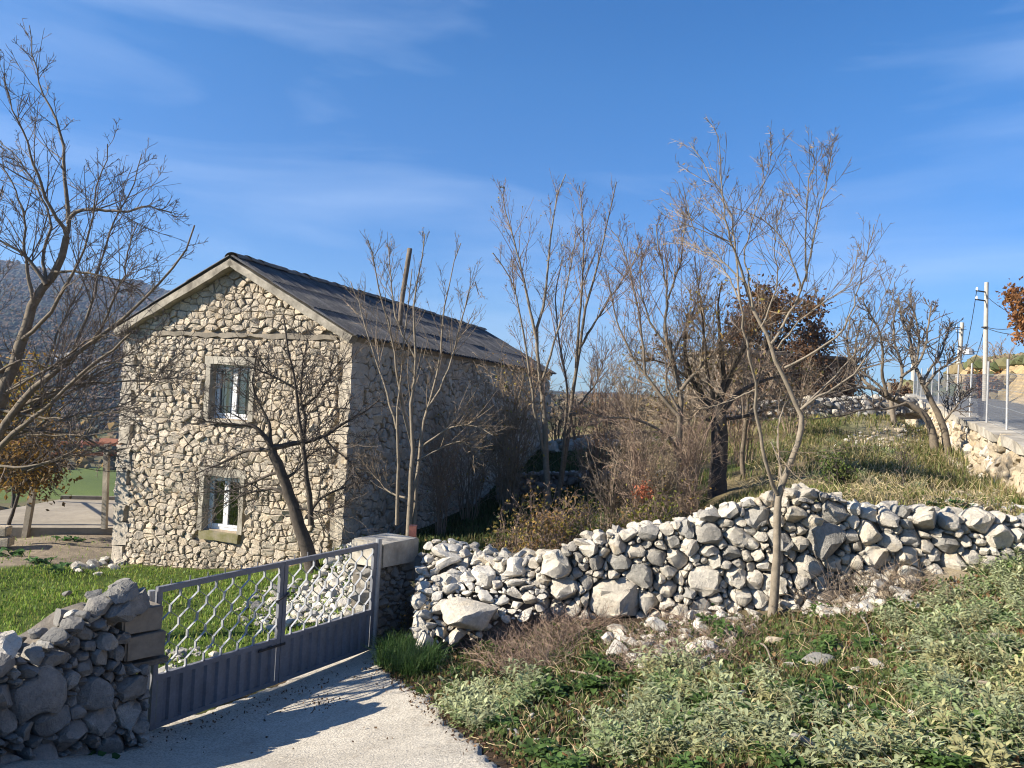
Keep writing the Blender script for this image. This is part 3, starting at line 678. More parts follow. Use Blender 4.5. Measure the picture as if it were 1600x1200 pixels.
# windows
def window(r, label, upper):
    u0, u1, v0, v1 = r
    win = MB(); rec = .16; tk = .055
    def bar(a, b, c, d, o, th, mb): mb.box(HP(a, c, o), HU*(b-a), HD*th, Z3*(d-c))
    bar(u0, u1, v0, v0+tk, -rec, .06, win); bar(u0, u1, v1-tk, v1, -rec, .06, win); bar(u0, u0+tk, v0+tk, v1-tk, -rec, .06, win); bar(u1-tk, u1, v0+tk, v1-tk, -rec, .06, win)
    W_ = win.build('window', M['pvc'], front, label=label)
    um_ = (u0+u1)/2
    for a, b in ((u0+tk, um_), (um_, u1-tk)):
        sa = MB(); s = .05; a2, b2, c2, d2 = a+.003, b-.003, v0+tk+.003, v1-tk-.003
        bar(a2, b2, c2, c2+s, -rec+.014, .05, sa); bar(a2, b2, d2-s, d2, -rec+.014, .05, sa); bar(a2, a2+s, c2+s, d2-s, -rec+.014, .05, sa); bar(b2-s, b2, c2+s, d2-s, -rec+.014, .05, sa)
        sa.build('sash', M['pvc'], W_)
        MB().box(HP(a2+s, c2+s, -rec-.01), HU*(b2-a2-2*s), HD*.006, Z3*(d2-c2-2*s)).build('pane', M['glass'], W_)
        if upper:
            n = 4; us = np.linspace(a2+.02, b2-.02, 17); V = []; F = []
            for i, u in enumerate(us):
                wob = .02*math.sin(i*1.9)
                V += [HP(u, c2+.06, -rec-.1+wob), HP(u, d2-.03, -rec-.1+wob)]
            for i in range(16):
                if (i in (5, 6, 7) or i > 13) and a == u0+tk or (i > 5 and i < 13) and a != u0+tk: continue
                F.append([2*i, 2*i+2, 2*i+3, 2*i+1])
            mk('curtain', V, F, M['curtain'], W_)
    rm = MB(); bar(u0-.02, u1+.02, v0-.02, v1+.02, -1.0, .02, rm); bar(u0-.04, u0-.02, v0, v1, -.45, .55, rm); bar(u1+.02, u1+.04, v0, v1, -.45, .55, rm); bar(u0, u1, v1+.02, v1+.04, -.45, .55, rm); bar(u0, u1, v0-.04, v0-.02, -.45, .55, rm)
    rm.build('dark_interior', M['dark'], W_)
    return W_
W1 = window(w1, 'upper white double casement window behind thin iron bars', True); W2 = window(w2, 'lower white double casement window over a mossy sill', False)
def surround(r, sillh, mat2):
    u0, u1, v0, v1 = r; t = .11
    slab(u0-t, u0, v0-.02, v1+.0, -.25, .035, 'window_jamb', M['concrete'], front, .006)
    slab(u1, u1+t, v0-.02, v1+.0, -.25, .03, 'window_jamb', M['concrete'], front, .006)
    slab(u0-t-.04, u1+t+.04, v1+.002, v1+.16, -.25, .04, 'lintel', M['concrete'], front, .006)
    slab(u0-.03, u1+.05, v0-.02-sillh, v0-.022, -.17, .06, 'window_sill', mat2, front, .006)
surround(w1, .09, M['concrete']); surround(w2, .17, M['sill'])
for k in range(5):
    u = w1[0]+(k+.6)*(w1[1]-w1[0])/5.2
    MB().tube([HP(u, w1[2]+.01, -.06), HP(u, w1[3]-.01, -.06)], .0065, 5).build('window_bar', M['iron'], W1)
for v in (w1[2]+.25, w1[3]-.3): MB().tube([HP(w1[0], v, -.06), HP(w1[1], v, -.06)], .0065, 5).build('window_bar', M['iron'], W1)
for k in range(6):      # curled ironwork over the lower window
    cu = w2[0]+.22+.17*(k % 2); cv = w2[3]-.16-.15*(k//2); a = np.linspace(-.3, math.pi*1.35, 14)
    MB().tube([HP(cu+.085*math.cos(q), cv-.07*math.sin(q), -.06) for q in a], .006, 4).build('window_bar', M['iron'], W2)
# roof
ov, oe = .24, .14; sl_len = math.hypot(HW/2+oe, (HW/2+oe)*slope); ang = math.atan(slope)
roof = thing  # placeholder
def RP(s, w, o, right=True):
    """roof plane: s along the length from the front verge, w down the slope from the ridge, o above the plane"""
    d = (HU if right else -HU)*math.cos(ang)-Z3*math.sin(ang); n = (HU if right else -HU)*math.sin(ang)+Z3*math.cos(ang)
    return HC-HU*HW/2+Z3*(HH+HR)+HD*(s-ov)+d*w+n*o
rb = MB()
for rt in (True, False):
    rb.prism([RP(.05, 0, -.02, rt), RP(HL+2*ov-.05, 0, -.02, rt), RP(HL+2*ov-.05, sl_len-.03, -.02, rt), RP(.05, sl_len-.03, -.02, rt)], RP(0, 0, -.13, rt)-RP(0, 0, -.02, rt))
rf = rb.build('roof', M['wood'], house, label='low pitched roof of dark grey corrugated sheets')
# concrete verge beams, eaves beam
def verge(right):
    mb = MB(); n = 12; a = rng.normal(size=(n+1, 4))*.008
    for i in range(n):
        wa, wb = sl_len*i/n, sl_len*(i+1)/n
        p = [RP(0, wa, -.155+a[i, 0], right), RP(0, wa, -.012+a[i, 1]*.3, right), RP(0, wb, -.012+a[i+1, 1]*.3, right), RP(0, wb, -.155+a[i+1, 0], right)]
        mb.prism(p, HD*.23)
    return mb.build('verge_beam', M['verge'], house)
verge(True); verge(False)
eb = MB()
for k in range(14): eb.box(HS(k*HL/14, HH-.16+rng.normal()*.008, -.3), HD*(HL/14-.001), HU*(.33+rng.normal()*.01), Z3*.17)
eb.build('eaves_beam', M['concrete_dark'], house)
# corrugated sheets
def sheet_mesh(w, l):
    n = 44; rows = 4; V = []; F = []
    for j in range(rows):
        for i in range(n+1):
            x = w*i/n; V.append([x, -l*j/(rows-1), .036*math.sin(i/n*2*math.pi*6.5)+.036])
    for j in range(rows-1):
        for i in range(n): a = j*(n+1)+i; F.append([a, a+n+1, a+n+2, a+1])
    return mesh('corrugated_sheet', V, F, M['roof'], smooth=True)
ncol, nrow = 14, 3; sw_, sl2 = (HL+2*ov)/ncol, sl_len/nrow
SM = sheet_mesh(sw_*1.02, sl2*1.06)
for rt in (True, False):
    d = (HU if rt else -HU)*math.cos(ang)-Z3*math.sin(ang); n = (HU if rt else -HU)*math.sin(ang)+Z3*math.cos(ang)
    for c in range(ncol):
        for r in range(nrow):
            o = bpy.data.objects.new('corrugated_sheet', SM); put(o, rf)
            og = RP(c*sw_, r*sl2, -.02+.035*(nrow-1-r)/nrow+random.uniform(0, .012), rt); og = og+n*.004*(c % 2)
            ex, ey, ez = HD, -d, n
            if not rt: ex = -HD; og = og+HD*sw_
            Mx = Matrix([[ex[0], ey[0], ez[0], 0], [ex[1], ey[1], ez[1], 0], [ex[2], ey[2], ez[2], 0], [0, 0, 0, 1]])
            Mx = Mx@Matrix.Rotation(random.uniform(-.008, .004), 4, 'X')
            o.matrix_local = Matrix.Translation(og-base(rf))@Mx
def ridge_mesh():
    V = []; F = []; n = 9
    for j, (x, s) in enumerate(((0, 1.06), (.2, 1.), (.47, .95))):
        for i in range(n): a = math.pi*(i/(n-1)); V.append([x, math.cos(a)*.15*s, math.sin(a)*.10*s-.01])
    for j in range(2):
        for i in range(n-1): q = j*n+i; F.append([q, q+1, q+n+1, q+n])
    return mesh('ridge_tile', V, F, M['ridge'], smooth=True)
RM = ridge_mesh()
for k in range(34):
    o = bpy.data.objects.new('ridge_tile', RM); put(o, rf); og = RP(.02+k*(HL+2*ov-.1)/34, 0, .03+random.uniform(-.015, .02))
    Mx = Matrix([[HD[0], -HU[0], 0, 0], [HD[1], -HU[1], 0, 0], [0, 0, 1, 0], [0, 0, 0, 1]])@Matrix.Rotation(random.uniform(-.06, .06), 4, 'Y')@Matrix.Rotation(random.uniform(-.05, .05), 4, 'Z')
    o.matrix_local = Matrix.Translation(og-base(rf))@Mx
rock(RP(.3, .55, .12, False), .13, 'grey', None, label='small grey stone lying near the gable peak of the roof', cat='stone', name='roof_stone')
# wooden pole standing on the roof slope
def ray_plane(px, py, p0, n):
    v = F_+R_*((px-800)/FPX)+U_*((600-py)/FPX); return v*((p0@n)/(v@n))
nR = HU*math.sin(ang)+Z3*math.cos(ang)
pb = ray_plane(625, 512, RP(0, 0, .02), nR); pd = pb@F_
pt = thing('wooden_pole', 'tall weathered wooden pole leaning up from the grey roof', 'pole', pb)
pts = catmull([P(624, 518, pd), P(628, 470, pd+.02), P(634, 430, pd+.04), P(640.5, 388, pd+.05)], 8)
MB().tube(pts, np.linspace(.055, .06, 8), 8).build('shaft', M['beamwood'], pt, smooth=True)
MB().tube([pts[0]-nR*.02, pts[0]+nR*.05], .13, 8).build('flashing', M['ridge'], pt)
# ------------------------------------------------------------------ dry stone walls
def wall_along(name, label, path, top, bot, thick, mat, radii, tries, fixedpx=(), an=1.15, toprocks=0, toprad=(.08, .16), topkind='dry', seed=1, front=.12, gap=.006, cap=300, nrm_sign=1, lean=.12, cat='stone wall', corew=True, ex=.78):
    """path (k,2) world; top/bot (k,) heights; face on the right-hand side of the path direction (times nrm_sign)"""
    path = np.asarray(path, float); s = np.r_[0, np.cumsum(np.hypot(*np.diff(path, axis=0).T))]
    top = np.asarray(top); bot = np.asarray(bot); rng = np.random.default_rng(seed)
    tg = np.gradient(path, s, axis=0); tg = unit(tg); nr = np.stack([tg[:, 1], -tg[:, 0]], 1)*nrm_sign
    def at(u, v, o):
        x = np.interp(u, s, path[:, 0]); y = np.interp(u, s, path[:, 1]); nx = np.interp(u, s, nr[:, 0]); ny = np.interp(u, s, nr[:, 1])
        b = np.interp(u, s, bot); h = np.interp(u, s, top)-b
        o2 = o+lean*(1-np.clip((v-b)/np.maximum(h, .2), 0, 1))
        return np.stack([x+nx*o2, y+ny*o2, v+0*x], -1)
    root = thing(name, label, cat, (*path[len(path)//2], float(bot[len(path)//2])))
    ins = lambda u, v: (v > np.interp(u, s, bot)-.12)&(v < np.interp(u, s, top)-.03+.08*(fbm(u*2, u*0+seed)-.5))&(u > .05)&(u < s[-1]-.05)
    fixed = []
    for px, py, r in fixedpx:
        v = F_+R_*((px-800)/FPX)+U_*((600-py)/FPX); best = None
        uu = np.linspace(0, s[-1], 600); pp = at(uu, np.interp(uu, s, bot)+.5, 0); k = np.argmin(np.abs(project(pp)[0]-px)); d = pp[k]@F_
        X = P(px, py, d); fixed.append((uu[k], X[2], r))
    S = darts(rng, ins, (0, s[-1], bot.min()-.15, top.max()+.05), radii, tries, fixed, an, ex)
    uu = np.arange(0, s[-1], .1); G = [(u, np.interp(u, s, top)+.06+.08*(fbm(np.array([u*2]), np.array([seed+0.]))[0]-.5), .06) for u in uu]+[(u, np.interp(u, s, bot)-.25, .08) for u in uu]
    G += [(-.03, v, .06) for v in np.arange(bot[0], top[0], .1)]+[(s[-1]+.03, v, .06) for v in np.arange(bot[-1], top[-1], .1)]
    cl = cells(S, np.array(G), an); cl.sort(key=lambda c: -area(c[1])); bulk = MB()
    for n_, (i, q) in enumerate(cl):
        w = math.sqrt(area(q)); f = front*rng.uniform(.5, 1.4)*min(1.6, w/.2)
        V, F = block_stone(q, rng, gap, f, max(.12, w*.6), rng.integers(8, 14), (ICO3 if w > .14 else ICO2) if n_ < cap else ICO2)
        X = at(V[:, 0], V[:, 1], V[:, 2]+rng.normal()*.02)
        m = mat if not isinstance(mat, list) else mat[rng.choice(len(mat), p=[.66, .24, .10][:len(mat)] if len(mat) == 3 else None)]
        if n_ < cap: mk('stone', X, F, m, root, origin=X.mean(0), smooth=True, sharp=30)
        else: bulk.add(X, F)
    if bulk.V: bulk.build('small_stones', mat[0] if isinstance(mat, list) else mat, root, kind='stuff')
    if corew:
        uu = np.linspace(.03, s[-1]-.03, 90); b = np.interp(uu, s, bot)-.4; h = np.interp(uu, s, top)-.13; A = []
        for o, vv in ((-.1, b), (-.1, h), (-thick, h-.06), (-thick-.05, b)): A.append(at(uu, vv, np.full(len(uu), o)))
        V = np.stack(A, 1).reshape(-1, 3); F = []
        for i in range(len(uu)-1):
            for j in range(4): a = i*4+j; c = i*4+(j+1) % 4; F.append([a, c, c+4, a+4])
        F += [[0, 1, 2, 3], [len(V)-1, len(V)-2, len(V)-3, len(V)-4]]
        mk('wall_core', V, F, M['core'], root)
    for k in range(toprocks):
        u = rng.uniform(.1, s[-1]-.1); o = rng.uniform(-thick+.05, -.02); r = rng.uniform(*toprad)
        v = np.interp(u, s, top)-.1+rng.uniform(-.02, .05); X = at(np.array([u]), np.array([v]), np.array([o]))[0]
        rock(X, r, topkind if rng.random() < .8 else 'white', root)
    return root, at, s
prof = [(672, 853, 1002, 9.55), (700, 855, 1000, 9.45), (760, 868, 985, 9.3), (830, 872, 978, 9.1), (880, 852, 975, 9.0), (940, 835, 978, 8.95), (1010, 824, 975, 8.9), (1060, 818, 966, 8.85), (1110, 800, 962, 8.8), (1160, 790, 962, 8.75), (1210, 772, 958, 8.7),
        (1260, 763, 953, 8.68), (1310, 776, 942, 8.65), (1360, 791, 928, 8.62), (1400, 797, 917, 8.6), (1450, 794, 907, 8.58), (1500, 806, 900, 8.55), (1560, 803, 892, 8.52), (1600, 812, 887, 8.5), (1700, 815, 882, 8.5), (1850, 820, 875, 8.5)]
tp = np.array([P(x, y, d) for x, y, _, d in prof]); bp = np.array([P(x, y, d) for x, _, y, d in prof])
big = [(960, 938, .40), (868, 885, .24), (1290, 845, .27), (1305, 803, .20), (1358, 832, .19), (880, 920, .21), (925, 935, .15), (1000, 900, .20), (1045, 920, .13), (1450, 812, .22), (1100, 905, .24), (1210, 915, .2), (1150, 840, .17), (1105, 835, .2), (1240, 805, .15),
       (830, 930, .15), (965, 880, .17), (1370, 870, .2), (1420, 840, .15), (1530, 815, .2), (1560, 838, .2), (1180, 905, .15), (1265, 885, .2), (740, 880, .15), (800, 890, .16), (1480, 850, .16), (1075, 855, .14), (915, 860, .14)]
wallR, atR, sR = wall_along('dry_stone_wall', 'long dry stone wall of pale limestone running right from the gate', tp[:, :2], tp[:, 2], bp[:, 2], .75, [M['dry'], M['grey'], M['white']],
    [.125, .10, .08, .062, .045, .033], [220, 700, 1800, 3500, 4000, 4000], [(x, y, r*.77) for x, y, r in big], toprocks=170, toprad=(.07, .16), topkind='dry', seed=11, front=.13)
# broken wall left of the gate
profL = [(-420, 1010, 1260, 3.6), (-260, 1010, 1215, 4.3), (-60, 1034, 1195, 5.0), (0, 1034, 1190, 5.25), (50, 1022, 1182, 5.45), (90, 990, 1175, 5.65), (130, 965, 1170, 5.85), (165, 935, 1168, 6.02), (186, 925, 1166, 6.12), (194, 1040, 1166, 6.16), (238, 1042, 1160, 6.36)]
tl = np.array([P(x, y, d) for x, y, _, d in profL]); bl = np.array([P(x, y, d) for x, _, y, d in profL])
bigL = [(60, 1085, .19), (150, 1085, .15), (108, 1065, .09), (155, 1120, .12), (205, 1075, .12), (40, 1075, .08), (135, 1045, .08), (90, 1030, .10), (80, 1120, .14), (200, 1115, .12), (170, 1060, .07)]
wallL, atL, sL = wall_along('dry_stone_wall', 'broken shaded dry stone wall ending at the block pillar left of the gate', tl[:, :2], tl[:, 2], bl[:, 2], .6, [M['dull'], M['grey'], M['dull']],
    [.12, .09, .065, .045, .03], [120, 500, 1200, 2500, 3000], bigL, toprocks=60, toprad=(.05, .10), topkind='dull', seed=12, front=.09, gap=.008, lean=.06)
def oblock(name, c, ax, ay, az, mat, parent, jit=.008, **kw):
    """rough block centred on c, full axes ax ay az"""
    bm = bmesh.new(); bmesh.ops.create_cube(bm, size=1); bmesh.ops.bevel(bm, geom=bm.edges[:], offset=.05, segments=2, affect='EDGES'); bmesh.ops.triangulate(bm, faces=bm.faces[:])
    B = np.array([v.co[:] for v in bm.verts]); F = [[v.index for v in f.verts] for f in bm.faces]; bm.free()
    X = np.asarray(c)+B[:, :1]*np.asarray(ax)+B[:, 1:2]*np.asarray(ay)+B[:, 2:]*np.asarray(az)+np.random.default_rng(3).normal(size=B.shape)*jit
    return mk(name, X, F, mat, parent, **kw)
# block pillar at the end of the left wall
dL = unit(np.r_[tl[-1, :2]-tl[-3, :2], 0]); nL = np.array([dL[1], -dL[0], 0])
pc = P(222, 965, 6.35)
pil = thing('gate_pillar', 'concrete block pillar with rough stones on top, left of the gate', 'gate pillar', (pc[0], pc[1], pc[2]-.7))
for i, y in enumerate((968, 1008)):
    c = P(221+i*4, y, 6.38)-nL*.16
    oblock('concrete_block', c, dL*.34, nL*.42, Z3*.205, M['concrete_dark'], pil, .006)
c = P(222, 1036, 6.38)-nL*.16; oblock('ledge_slab', c, dL*.42, nL*.46, Z3*.05, M['core'], pil, .01)
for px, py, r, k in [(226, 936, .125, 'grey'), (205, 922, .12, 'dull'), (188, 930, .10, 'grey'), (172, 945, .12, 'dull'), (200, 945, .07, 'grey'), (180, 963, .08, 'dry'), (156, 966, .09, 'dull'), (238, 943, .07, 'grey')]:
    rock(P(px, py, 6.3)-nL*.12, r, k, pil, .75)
# right pier: stones under a concrete cap
gd = unit(np.array([.54, .84, 0])); gn = np.array([gd[1], -gd[0], 0])
c0 = P(592, 870, 9.08); pr = thing('gate_pier', 'low stone pier with a thick concrete cap, right of the gate', 'gate pier', (c0[0], c0[1], -2.95))
oblock('cap_block', c0+gd*.36-gn*.22+Z3*.0, gd*.70, gn*.52, Z3*.30, M['concrete'], pr, .008)
MB().box(np.array([c0[0], c0[1], -3.1])+gd*.06-gn*.45, gd*.62, gn*.36, Z3*(c0[2]-.15+3.08)).build('pier_core', M['core'], pr)
rng = np.random.default_rng(31)
ins = lambda u, v: (u > 0)&(u < .68)&(v > -3.0)&(v < c0[2]-.17)
S = darts(rng, ins, (0, .68, -3, -1.7), [.09, .065, .045, .03], [60, 200, 500, 600], an=1.3)
for i, q in cells(S, np.array([(u, c0[2]-.12, .04) for u in np.arange(0, .7, .06)]), 1.3):
    V, F = block_stone(q, rng, .02, .05, .12, 5); X = np.array([c0[0], c0[1], 0])+V[:, :1]*gd+V[:, 1:2]*Z3+(V[:, 2:]-.09)*gn
    mk('stone', X, F, M['grey'], pr, origin=X.mean(0), smooth=True, sharp=30)
rp_ = P(644, 851, 9.9); st = thing('steel_post', 'short stub of red painted steel box post behind the concrete cap', 'post', rp_)
MB().box(rp_-[.045, .045, .25], [.09, 0, 0], [0, .09, 0], [0, 0, .49]).build('shaft', M['rust'], st)
MB().box(rp_-[.047, .047, -.24], [.094, 0, 0], [0, .094, 0], [0, 0, .006]).build('top_plate', M['rust'], st)
# low retaining wall and back walls across the garden
def px_wall(name, label, pr_, thick, mat, radii, tries, seed, **kw):
    t_ = np.array([P(x, y, d) for x, y, _, d in pr_]); b_ = np.array([P(x, y, d) for x, _, y, d in pr_])
    return wall_along(name, label, t_[:, :2], t_[:, 2], b_[:, 2], thick, mat, radii, tries, seed=seed, **kw)
px_wall('dry_stone_wall', 'low shaded dry stone terrace wall among the bushes behind the house garden', [(775, 742, 792, 21), (850, 737, 785, 20.8), (950, 736, 778, 20.6), (1050, 738, 772, 20.3)], .4, M['grey'], [.16, .12, .08, .055], [80, 250, 600, 900], 13, toprocks=14, lean=.05)
px_wall('dry_stone_wall', 'pale tumbled stone wall far behind the bushes at the garden end', [(845, 690, 716, 26.5), (900, 686, 712, 26.5), (960, 688, 710, 26.5), (1020, 687, 708, 26.5), (1090, 680, 704, 27), (1140, 668, 694, 27.5)], .5, M['dry'], [.22, .16, .11, .08], [80, 250, 600, 900], 14, toprocks=30, toprad=(.1, .2), lean=.1)
px_wall('dry_stone_wall', 'grey stone wall across the top of the grassy field below the shed', [(1120, 640, 678, 29), (1200, 626, 668, 29), (1280, 622, 660, 29.5), (1350, 618, 650, 30), (1400, 618, 640, 30.5), (1440, 622, 638, 31)], .5, [M['grey'], M['dry'], M['grey']], [.2, .15, .11, .08], [120, 400, 1000, 1500], 15, toprocks=30, toprad=(.1, .2), topkind='grey', lean=.25)
# retaining wall under the wire fence
ts = np.linspace(-9, 34, 30); pth = np.array([FP+FDIR*t-FN*.22 for t in ts])
rw, atW, sW = wall_along('retaining_wall', 'pale stone retaining wall with a concrete top under the wire fence', pth, np.array([ftop(t)-.14 for t in ts]), np.array([hz(*(FP+FDIR*t-FN*.7)) for t in ts])-.1, .3, [M['beige'], M['white'], M['dry']], [.2, .15, .11, .075], [200, 700, 1800, 3000], seed=16, nrm_sign=-1, lean=.12, front=.09, gap=.004)
mb = MB(); V = []; F = []; tt = np.linspace(-9.2, 34.5, 110)
for t in tt:
    for s_, z_ in ((-.34, -.2), (-.36, -.02), (.3, 0), (.32, -.2)):
        q = FP+FDIR*t+FN*(s_+random.uniform(-.07, .05)); V.append([q[0], q[1], ftop(t)+z_+random.uniform(-.03, .02)])
for i in range(len(tt)-1):
    for j in range(4): a = i*4+j; c = i*4+(j+1) % 4; F.append([a, c, c+4, a+4])
F += [[0, 1, 2, 3], [len(V)-1, len(V)-2, len(V)-3, len(V)-4]]
mk('coping', V, F, M['concrete'], rw)
# ------------------------------------------------------------------ gate
gl = P(228, 1148, 6.62); gr = P(583, 1016, 8.98)
gb = np.array([gl[0], gl[1], min(gl[2], gr[2])]); GV = np.array([gr[0]-gl[0], gr[1]-gl[1], 0]); GL = np.linalg.norm(GV); gx = GV/GL; gno = np.array([gx[1], -gx[0], 0])
def gz(u): return gl[2]+(gr[2]-gl[2])*u/GL
GH, GM = 1.25, .465
gate = thing('metal_gate', 'grey metal double gate with zigzag bars above a ribbed lower panel', 'gate', tuple(gb))
def GP(u, v, o): return np.array([gl[0], gl[1], gz(u)])+gx*u+Z3*v+gno*o
def gbar(mb, u0, u1, v0, v1, o, th):
    mb.prism([GP(u0, v0, o), GP(u1, v0, o), GP(u1, v1, o), GP(u0, v1, o)], -gno*th)
half = GL/2
for li, (a, b) in enumerate(((.02, half-.004), (half+.004, GL-.05))):
    mb = MB(); t = .05
    gbar(mb, a, b, GH-t, GH, .02, .04); gbar(mb, a, b, GM-.02, GM+.025, .02, .04); gbar(mb, a, b, .03, .07, .02, .04)
    for u0, u1 in ((a, a+.045), (b-.045, b)): gbar(mb, u0, u1, .07, GM-.02, .0195, .039); gbar(mb, u0, u1, GM+.025, GH-t, .0195, .039)
    leaf = mb.build('gate_leaf', M['gate'], gate)
    # ribbed sheet
    n = int((b-a-.1)/.0175); V = []; F = []
    for i in range(n+1):
        u = a+.05+(b-a-.1)*i/n; k = i % 7; o = .012 if k < 4 else (-.012 if k in (5,) else .0)
        o = [.016, .016, .016, .016, -.008, -.008, -.008][k]
        V += [GP(u, .05, o), GP(u, GM-.005, o)]
    for i in range(n): F.append([2*i, 2*i+2, 2*i+3, 2*i+1])
    V2 = [np.asarray(v)-gno*.002 for v in V]; m_ = len(V)
    F2 = F+[[q+m_ for q in f[::-1]] for f in F]
    mk('ribbed_panel', V+V2, F2, M['gate'], leaf)
    # zigzag bars
    nb = 14; sp = (b-a-.09)/nb; lev = .128; v0, v1 = GM+.025, GH-t
    for i in range(nb):
        uc = a+.045+sp*(i+.5); amp = sp*.46; seq = []
        v = v1; k = 0
        while v > v0:
            sg = 1 if (i+k) % 2 else -1; fl = .062
            seq.append((uc+sg*amp, v)); v2 = max(v-fl, v0); seq.append((uc+sg*amp, v2)); v = v2-(lev-fl); k += 1
        if seq[-1][1] > v0+.004:
            u_, vv = seq[-1]; sg = 1 if (i+k) % 2 else -1; f = (vv-v0)/(lev-.062); seq.append((u_+(uc+sg*amp-u_)*min(f, 1), v0))
        V = []; F = []; w = .0027; dp = .012
        for (u_, v_) in seq:
            for du, do in ((-w, dp), (w, dp), (w, -dp), (-w, -dp)): V.append(GP(u_+du, v_, do))
        for j in range(len(seq)-1):
            for q in range(4): A_ = j*4+q; B_ = j*4+(q+1) % 4; F.append([A_, B_, B_+4, A_+4])
        F += [[0, 1, 2, 3], [len(V)-1, len(V)-2, len(V)-3, len(V)-4]]
        mk('zigzag_bar', V, F, M['bar'], leaf)
        if i % 2 == 0:
            MB().tube([GP(uc+amp*(1 if i % 4 else 1), GH-.001, 0), GP(uc+amp, GH+.045, 0)], .005, 4).build('spike', M['gate'], leaf)
    if li == 0:
        lt = MB(); gbar(lt, half-.28, half+.05, GM-.055, GM-.035, .036, .014); lt.build('drop_bolt', M['iron'], leaf)
        cb = MB(); a_ = np.linspace(0, 2*math.pi, 14); cb.tube([GP(half+.075*math.cos(q), GH-.36+.02*math.sin(q)+.03*math.cos(q), .05*math.sin(q)) for q in a_], .01, 6); cb.build('chain', M['iron'], leaf)
for u in (GL-.022, ):
    mb = MB(); mb.tube([GP(u+.02, -.12, -.0), GP(u+.02, GH+.04, -.0)], .038, 10); mb.build('gate_post', M['galv'], gate, smooth=True, sharp=40)
    for v in (.25, .95): MB().tube([GP(u-.04, v, 0), GP(u-.01, v, 0)], .018, 6).build('hinge', M['gate'], gate)
mb = MB(); mb.tube([GP(-.03, -.12, -.0), GP(-.03, GH-.02, -.0)], .03, 10); mb.build('gate_post', M['galv'], gate, smooth=True, sharp=40)
# ------------------------------------------------------------------ trees
class Tree:
    def __init__(s, name, label, root, d, seed, cat='tree', group=None, bark='bark', twig='twig', z=.35):
        s.o = thing(name, label, cat, root, group); s.d = d; s.r = np.random.default_rng(seed); s.tr = []; s.tw = []; s.tips = []; s.bark = bark; s.twig = twig; s.z = z
    def limb(s, pts, w0, w1, n=16, dz=None, wig=.012, kids=None, d0=None):
        """pts [(px,py[,d])], widths in photo pixels"""
        dz = s.z if dz is None else dz; d0 = s.d if d0 is None else d0
        a = s.r.uniform(-1, 1)*dz; X = []
        for i, p in enumerate(pts): X.append(P(p[0], p[1], p[2] if len(p) > 2 else d0+a*i/max(1, len(pts)-1)))
        L = catmull(X, n); ln = np.linalg.norm(np.diff(L, axis=0), axis=1).sum()
        L[1:-1] += s.r.normal(size=(n-2, 3))*wig*min(ln, 2)*.35
        tt_ = 1-np.linspace(0, 1, n); rad = (w1+(w0-w1)*tt_**1.35)*.74*s.d/FPX/2*np.r_[1, s.r.uniform(.93, 1.07, n-1)]
        s.tr.append((L, rad)); s.tips.append((L[-1], .01))
        if kids: s.sprout(L, rad, **kids)
        return L, rad
    def sprout(s, L, rad, n=10, mul=2.1, ln=.8, a=(30, 60), up=.25, t0=.2, lev=1, sub=4, sub2=3, rr=.55, wig=.16, rmin=.0035, sl=.45, flat=0., lr=.0085):
        ln_tot = np.linalg.norm(np.diff(L, axis=0), axis=1).sum(); K = len(L)
        if lev == 1: n = int(n*mul+.5); rmin = rmin*1.12
        for _ in range(n):
            t = s.r.uniform(t0, 1.)**.95*(K-1.001); i = int(t); f = t-i; p = L[i]*(1-f)+L[i+1]*f; r = rad[i]*(1-f)+rad[i+1]*f
            tg = unit(L[i+1]-L[i]); q = unit(np.cross(tg, s.r.normal(size=3))); an = math.radians(s.r.uniform(*a))
            d = unit(tg*math.cos(an)+q*math.sin(an)+np.array([0, 0, up]))
            if flat: d[1] *= 1-flat; d = unit(d)
            l = ln*s.r.uniform(.4, 1.3)*(1-.8*(t/K)**2); k = 7 if lev == 1 else (5 if lev == 2 else 3)
            st = l/(k-1); pts = [p]; dd = d
            for _k in range(k-1):
                dd = unit(dd+s.r.normal(size=3)*wig+np.array([0, 0, up*.22])); pts.append(pts[-1]+dd*st)
            pts = np.array(pts); r0 = min(r*rr, max(rmin*1.3, l*lr)); rd = np.linspace(max(r0, rmin), rmin*.62, k)
            s.tw.append((pts, rd)); s.tips.append((pts[-1], l))
            if lev == 1 and sub: s.sprout(pts, rd, n=s.r.poisson(sub), ln=l*sl, a=(25, 65), up=up*.8, t0=.15, lev=2, sub=0, sub2=sub2, rmin=rmin*.8, wig=wig, sl=sl, flat=flat)
            elif lev == 2 and sub2: s.sprout(pts, rd, n=s.r.poisson(sub2), ln=max(l*.4, .05), a=(30, 70), up=up*.5, t0=.1, lev=3, rmin=rmin*.9, wig=wig, flat=flat)
    def build(s, leaves=None, parts=('trunk', 'crown')):
        V, F = tubes_arr(s.tr, 8); mk(parts[0], V, F, M[s.bark], s.o, smooth=True)
        if s.tw:
            a = [x for x in s.tw if x[1][0] > .006]; b = [x for x in s.tw if x[1][0] <= .006]; Vs = []; Fs = []; off = 0
            for L, n in ((a, 5), (b, 3)):
                if L: v, f = tubes_arr(L, n); Vs.append(v); Fs.append(f+off); off += len(v)
            mk(parts[1], np.vstack(Vs), np.vstack(Fs), M[s.twig], s.o)
        if leaves: leaf_cloud(s, **leaves)
        return s
